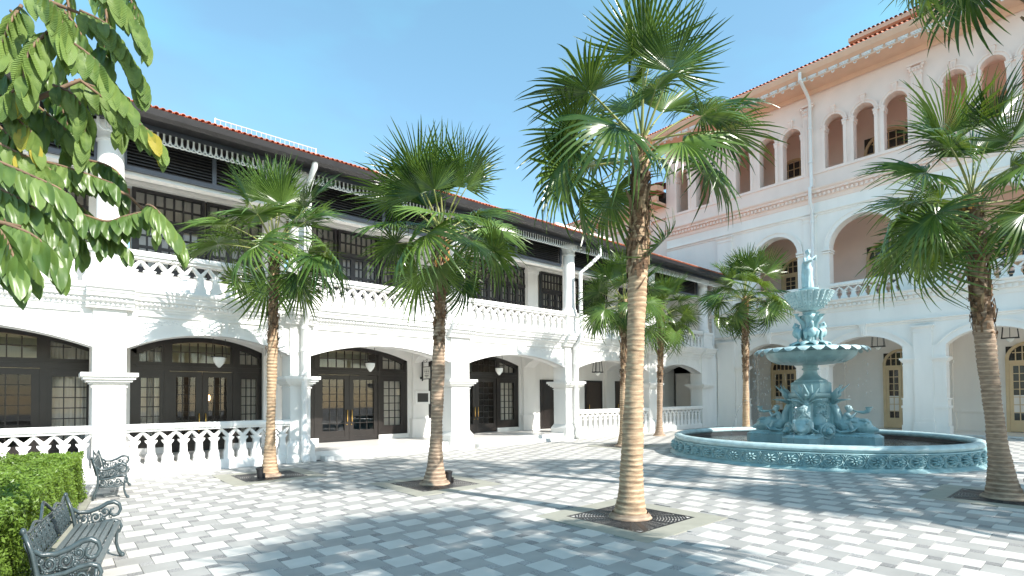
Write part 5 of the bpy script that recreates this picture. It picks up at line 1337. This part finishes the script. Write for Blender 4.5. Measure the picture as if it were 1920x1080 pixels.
def bench(label, loc, rz, L=1.9):
    t = thing('garden_bench', label, 'bench', loc, 'cast iron garden benches', rz)
    for y in (0, L): link('end_casting', bem, t, loc=(0, y, 0))
    bench_back(L).build('backrest', M['bench'], t, True)
    s = MB(); s.box(0, .068, -.0, L, 0, .026); sm_ = None
    sb = MB(); w = .066; c = .006
    sb.add([(0,.02,.0),(w,.02,.0),(w,L-.02,.0),(0,L-.02,.0),(0,.02,.020),(w,.02,.020),(w,L-.02,.020),(0,L-.02,.020),(c,.02+c,.026),(w-c,.02+c,.026),(w-c,L-.02-c,.026),(c,L-.02-c,.026)],
           [(0,1,5,4),(1,2,6,5),(2,3,7,6),(3,0,4,7),(4,5,9,8),(5,6,10,9),(6,7,11,10),(7,4,8,11),(8,9,10,11),(0,3,2,1)])
    sme = sb.mesh('seat_slat', M['benchwood'])
    for k in range(7):
        x = .05+k*.078; z = .415+.012*(k-3)**2/9+(.0 if k < 6 else -.012)
        o = link('seat_slat', sme, t, loc=(x, 0, z)); o.rotation_euler = (0, (.10 if k == 6 else 0), 0)
    u = MB()
    for y in (.12, L/2, L-.12): u.box(.05, .58, y-.02, y+.02, .395, .413)
    u.tube([(.05,0,.38),(.05,L,.38)], .012, 5); u.tube([(.55,0,.38),(.55,L,.38)], .012, 5)
    u.build('seat_bearer', M['bench'], t)
    return t
bench('near cast iron garden bench with slatted seat against the hedge', (-.13,6.03,.012), radians(-8.5), 2.0).scale = (.78,1,1)
bench('far cast iron garden bench standing end-on below the white pier', (.60,12.60,.012), radians(-6), 1.75).scale = (.80,1,1)

# ================================================================== OVERHANGING BROADLEAF TREE
tr = thing('broadleaf_tree', 'broadleaf tree with large drooping leaves overhanging at the upper left', 'tree', (-2.6, 4.4, 0))
TB_ = Vector((-2.6, 4.4, 0))
b = MB(); b.tube([(0,0,0),(.05,0,1.2),(.0,.05,2.6),(.1,0,4.0),(.2,.1,5.6)], [.20,.15,.13,.11,.07], 12); b.build('trunk', M['twig'], tr, True)
def leaf_mesh(seed):
    rr = random.Random(seed); b = MB(); n = 7; L = 1.0; vs = []
    for i in range(n+1):
        t = i/n; w = 0.215*sin(pi*min(1, t*.93+.05))**.72*(1 if t < .98 else .1)*(1-.18*t)
        if i == n: w = .004
        z = -.20*t*t*rr.uniform(.8,1.2)
        for s in (-1,-.5,0,.5,1): vs.append((t*L, s*w, z+.10*abs(s)*w*3+(.012*sin(t*34) if abs(s) == 1 else .006*sin(t*34+1) if abs(s) == .5 else 0)))
    b.add(vs, [(i*5+k, i*5+k+1, (i+1)*5+k+1, (i+1)*5+k) for i in range(n) for k in range(4)])
    b.tube([(-.06,0,.0),(0,0,0),(.5,0,-.055),(.97,0,-.2)], [.010,.012,.009,.003], 4)
    return b
LM = [leaf_mesh(q).mesh('leaf', M['leaf'], True) for q in range(3)]; LY = [leaf_mesh(q+7).mesh('leaf', M['leafy'], True) for q in range(2)]
RACHIS = [
  ([(0.103, 4.4, 4.724), (0.28, 4.32, 4.588), (0.393, 4.28, 4.439), (0.453, 4.28, 4.302)], 7, 0.34, 0.00),
  ([(0.11, 4.6, 4.557), (0.265, 4.52, 4.474), (0.383, 4.48, 4.28), (0.454, 4.48, 4.1)], 8, 0.36, 0.00),
  ([(0.027, 4.3, 4.177), (0.169, 4.22, 4.061), (0.275, 4.18, 3.896), (0.373, 4.18, 3.792)], 7, 0.36, 0.05),
  ([(0.088, 4.7, 4.115), (0.26, 4.62, 4.051), (0.333, 4.58, 3.908), (0.334, 4.58, 3.795)], 7, 0.34, 0.05),
  ([(0.291, 4.4, 3.874), (0.386, 4.32, 3.783), (0.502, 4.28, 3.696), (0.558, 4.28, 3.584)], 8, 0.30, 0.35),
  ([(-0.022, 4.5, 3.945), (0.083, 4.42, 3.878), (0.137, 4.38, 3.723), (0.112, 4.38, 3.487)], 7, 0.33, 0.10),
  ([(-0.124, 4.3, 4.407), (-0.025, 4.22, 4.31), (0.025, 4.18, 4.18), (0.039, 4.18, 4.053)], 7, 0.36, 0.00),
  ([(-0.182, 4.6, 4.452), (-0.227, 4.52, 4.282), (-0.26, 4.48, 4.111), (-0.294, 4.48, 3.996)], 6, 0.34, 0.00),
  ([(-0.126, 4.5, 4.077), (-0.171, 4.42, 3.884), (-0.216, 4.38, 3.766), (-0.285, 4.38, 3.692)], 6, 0.36, 0.05),
  ([(-0.049, 4.3, 4.177), (-0.119, 4.22, 4.006), (-0.151, 4.18, 3.844), (-0.138, 4.18, 3.722)], 6, 0.34, 0.10),
  ([(-0.132, 4.8, 3.929), (-0.049, 4.72, 3.833), (0.034, 4.68, 3.754), (0.12, 4.68, 3.633)], 6, 0.32, 0.20),
  ([(-0.245, 4.5, 3.724), (-0.169, 4.42, 3.618), (-0.118, 4.38, 3.552), (-0.093, 4.38, 3.443)], 6, 0.30, 0.30),
  ([(-0.314, 4.5, 3.502), (-0.167, 4.42, 3.418), (-0.055, 4.38, 3.363), (0.009, 4.38, 3.32)], 7, 0.30, 0.05),
  ([(-0.097, 4.6, 3.468), (0.008, 4.52, 3.436), (0.116, 4.48, 3.41), (0.299, 4.48, 3.376)], 9, 0.27, 0.15),
  ([(-0.27, 4.2, 3.279), (-0.109, 4.12, 3.204), (0.033, 4.08, 3.134), (0.107, 4.08, 3.023)], 8, 0.32, 0.00),
  ([(-0.297, 4.3, 3.164), (-0.157, 4.22, 3.081), (-0.026, 4.18, 2.972), (0.036, 4.18, 2.822)], 9, 0.33, 0.00),
  ([(-0.217, 4.1, 2.895), (-0.104, 4.02, 2.838), (-0.023, 3.98, 2.752), (0.024, 3.98, 2.668)], 8, 0.33, 0.00),
  ([(-0.295, 4.0, 2.911), (-0.217, 3.92, 2.792), (-0.173, 3.88, 2.676), (-0.14, 3.88, 2.565)], 7, 0.35, 0.00),
  ([(-0.322, 4.1, 2.755), (-0.253, 4.02, 2.691), (-0.198, 3.98, 2.633), (-0.155, 3.98, 2.581)], 5, 0.33, 0.00),
  ([(0.121, 4.6, 3.166), (0.26, 4.52, 3.12), (0.36, 4.48, 3.168), (0.481, 4.48, 3.233)], 8, 0.27, 0.30),
  ([(0.473, 4.4, 3.246), (0.51, 4.32, 3.214), (0.613, 4.28, 3.078), (0.678, 4.28, 2.94)], 9, 0.27, 0.10),
  ([(0.066, 4.7, 3.291), (0.149, 4.62, 3.196), (0.206, 4.58, 3.069), (0.236, 4.58, 2.982)], 7, 0.28, 0.15),
  ([(-0.017, 4.9, 3.292), (0.069, 4.82, 3.138), (0.127, 4.78, 3.045), (0.157, 4.78, 2.937)], 7, 0.28, 0.10),
  ([(0.182, 4.7, 3.131), (0.281, 4.62, 3.056), (0.339, 4.58, 3.002), (0.385, 4.58, 2.953)], 6, 0.25, 0.30),
  ([(0.473, 4.7, 3.311), (0.529, 4.62, 3.262), (0.541, 4.58, 3.176), (0.558, 4.58, 3.101)], 5, 0.25, 0.40),
  ([(0.203, 4.8, 4.95), (0.261, 4.72, 4.659), (0.245, 4.68, 4.437), (0.277, 4.68, 4.257)], 7, 0.34, 0.00),
  ([(-0.0, 4.9, 4.713), (0.117, 4.82, 4.53), (0.176, 4.78, 4.303), (0.208, 4.78, 4.122)], 7, 0.34, 0.00),
  ([(-0.242, 4.8, 4.501), (-0.134, 4.72, 4.363), (-0.065, 4.68, 4.191), (-0.05, 4.68, 4.052)], 7, 0.34, 0.00),
  ([(0.18, 4.9, 4.482), (0.27, 4.82, 4.282), (0.394, 4.78, 4.112), (0.477, 4.78, 3.919)], 7, 0.32, 0.00),
  ([(-0.081, 4.9, 4.18), (0.005, 4.82, 3.988), (0.064, 4.78, 3.765), (0.037, 4.78, 3.532)], 7, 0.32, 0.05),
  ([(-0.339, 4.8, 4.065), (-0.234, 4.72, 3.999), (-0.128, 4.68, 3.843), (-0.074, 4.68, 3.718)], 7, 0.32, 0.05),
  ([(-0.329, 4.7, 3.71), (-0.225, 4.62, 3.575), (-0.173, 4.58, 3.439), (-0.146, 4.58, 3.308)], 7, 0.32, 0.05),
  ([(-0.333, 4.8, 3.434), (-0.202, 4.72, 3.338), (-0.123, 4.68, 3.239), (-0.055, 4.68, 3.076)], 7, 0.32, 0.00),
  ([(0.153, 4.8, 3.61), (0.269, 4.72, 3.577), (0.343, 4.68, 3.507), (0.375, 4.68, 3.322)], 6, 0.27, 0.20),
  ([(-0.341, 4.6, 3.196), (-0.264, 4.52, 3.059), (-0.213, 4.48, 2.959), (-0.188, 4.48, 2.831)], 7, 0.33, 0.00),
  ([(-0.119, 4.5, 3.256), (-0.015, 4.42, 3.155), (0.063, 4.38, 2.991), (0.077, 4.38, 2.856)], 7, 0.30, 0.00),
  ([(-0.301, 4.4, 2.89), (-0.205, 4.32, 2.842), (-0.133, 4.28, 2.765), (-0.084, 4.28, 2.66)], 6, 0.32, 0.00),
  ([(0.028, 5.0, 4.942), (0.059, 4.92, 4.675), (0.031, 4.88, 4.408), (0.004, 4.88, 4.204)], 7, 0.34, 0.00),
  ([(0.343, 4.6, 4.901), (0.384, 4.52, 4.72), (0.433, 4.48, 4.568), (0.434, 4.48, 4.435)], 6, 0.30, 0.00),
]
BRANCHES = [
  ([(-0.903, 4.5, 4.662), (-0.416, 4.5, 4.575), (0.106, 4.5, 4.788)], 0.030),
  ([(-0.898, 4.5, 4.252), (-0.414, 4.5, 4.347), (-0.129, 4.5, 4.489), (0.108, 4.5, 4.482)], 0.028),
  ([(-0.89, 4.5, 3.61), (-0.453, 4.5, 3.875), (-0.126, 4.5, 4.094), (0.002, 4.5, 4.236)], 0.026),
  ([(-0.906, 4.6, 3.381), (-0.416, 4.6, 3.706), (-0.101, 4.6, 3.872), (0.114, 4.6, 4.079), (0.304, 4.6, 3.963)], 0.026),
  ([(-0.903, 4.6, 3.145), (-0.413, 4.6, 3.475), (-0.097, 4.6, 3.468), (0.091, 4.6, 3.413), (0.384, 4.6, 3.358), (0.478, 4.6, 3.265)], 0.024),
  ([(-0.841, 4.3, 2.815), (-0.385, 4.3, 3.188), (-0.207, 4.3, 3.204), (-0.015, 4.3, 3.121)], 0.026),
  ([(-0.799, 4.1, 2.51), (-0.404, 4.1, 2.856), (-0.26, 4.1, 2.901), (-0.151, 4.1, 2.894)], 0.026),
]

rg = random.Random(11); leafcount = 0; twigs = MB(); LEAVES = []
for (pts, npair, size, yl) in RACHIS:
    P = [Vector(p) for p in pts]
    # smooth path
    path = []
    for i in range(len(P)-1):
        for t in np.linspace(0, 1, 6, endpoint=False):
            p0 = P[max(i-1,0)]; p1 = P[i]; p2 = P[i+1]; p3 = P[min(i+2,len(P)-1)]
            path.append(.5*((2*p1)+(p2-p0)*t+(2*p0-5*p1+4*p2-p3)*t*t+(3*p1-p0-3*p2+p3)*t**3))
    path.append(P[-1])
    twigs.tube([tuple(q-TB_) for q in path], [.011*(1-.6*i/len(path)) for i in range(len(path))], 5)
    cum = [0]
    for i in range(1, len(path)): cum.append(cum[-1]+(path[i]-path[i-1]).length)
    npair = int(npair*1.75); size *= .60
    for k in range(npair):
        s = cum[-1]*(k+.4)/npair; i = min(len(path)-2, max(j for j in range(len(path)) if cum[j] <= s)); f = (s-cum[i])/max(1e-6, cum[i+1]-cum[i])
        p = path[i].lerp(path[i+1], f); d = (path[i+1]-path[i]).normalized()
        side = d.cross(Vector((0,0,1)))
        if side.length < .05: side = Vector((1,0,0))
        side.normalize()
        for s_ in (-1, 1):
            drop = rg.uniform(.9,1.5)
            dr = (side*s_*rg.uniform(.45,.9)+d*rg.uniform(.2,.6)+Vector((0,0,-drop))).normalized()
            L = size*rg.uniform(.8,1.15)*(1-.25*abs(k/npair-.45))
            upv = (side*s_*.9+Vector((rg.uniform(-.3,.3),rg.uniform(-.5,.1),.55)))
            z = (upv-dr*upv.dot(dr)).normalized(); yv = z.cross(dr)
            mw = Matrix(((dr.x,yv.x,z.x,p.x-TB_.x),(dr.y,yv.y,z.y,p.y-TB_.y),(dr.z,yv.z,z.z,p.z-TB_.z),(0,0,0,1))) @ Matrix.Diagonal((L,L*rg.uniform(.92,1.15),L,1))
            LEAVES.append((mw, rg.random() < yl*.35, rg.randrange(2)))
    # terminal leaf
twigs.build('twigs', M['twig'], tr, True, kind='stuff')
for i, (mw, yl, v) in enumerate(LEAVES):
    if i < 300: link('leaf', (LY if yl else LM)[v], tr, mw=mw)
lst = MB()
for (mw, yl, v) in LEAVES[300:]:
    src = leaf_mesh(v); lst.add([tuple(mw @ Vector(p)) for p in src.v], src.f)
if lst.v: lst.build('leaves', M['leaf'], tr, True, kind='stuff', recalc=False)
for pts, r in BRANCHES:
    b = MB(); b.tube([tuple(Vector(p)-TB_) for p in pts], list(np.linspace(r, r*.35, len(pts))), 8); b.build('branch', M['twig'], tr, True)

# ================================================================== POTTED PLANT IN THE PASSAGE
pp = thing('potted_palm', 'dark potted plant in the shaded passage at the end of the arcade', 'potted plant', (31.6, 17.8, .06))
b = MB(); b.lathe([(.0,0),(.22,0),(.30,.45),(.33,.47),(.33,.52),(.27,.5),(0,.48)], n=18); b.build('pot', M['iron'], pp, True, 50)
lm = MB(); lm.add([(0,-.02,0),(.25,-.06,.10),(.5,-.05,.05),(.7,0,-.1),(.5,.05,.05),(.25,.06,.10),(0,.02,0)], [(0,1,5,6),(1,2,4,5),(2,3,4)]); lmm = lm.mesh('leaf', M['palm'], recalc=False)
for q in range(46):
    link('leaf', lmm, pp, mw=Matrix.Translation((0,0,.5+.02*q)) @ Matrix.Rotation(q*2.4, 4, 'Z') @ Matrix.Rotation(-radians(70-q*1.6), 4, 'Y') @ Matrix.Scale(1.1, 4))
# picture in the passage
pc = thing('framed_picture', 'small framed picture hanging in the shaded passage beside the potted plant', 'picture', (30.9, 18.85, 2.6))
b = MB(); b.box(-.25,.25,-.03,.0,-.3,.3); b.build('frame', M['dark'], pc)
b = MB(); b.box(-.19,.19,-.036,-.029,-.24,.24); b.build('print', M['sign'], pc)
pw = MB(); pw.box(30.72, 34, 19.0, 19.2, 0, 4); pw.build('passage_wall', M['rwhite'], tower)
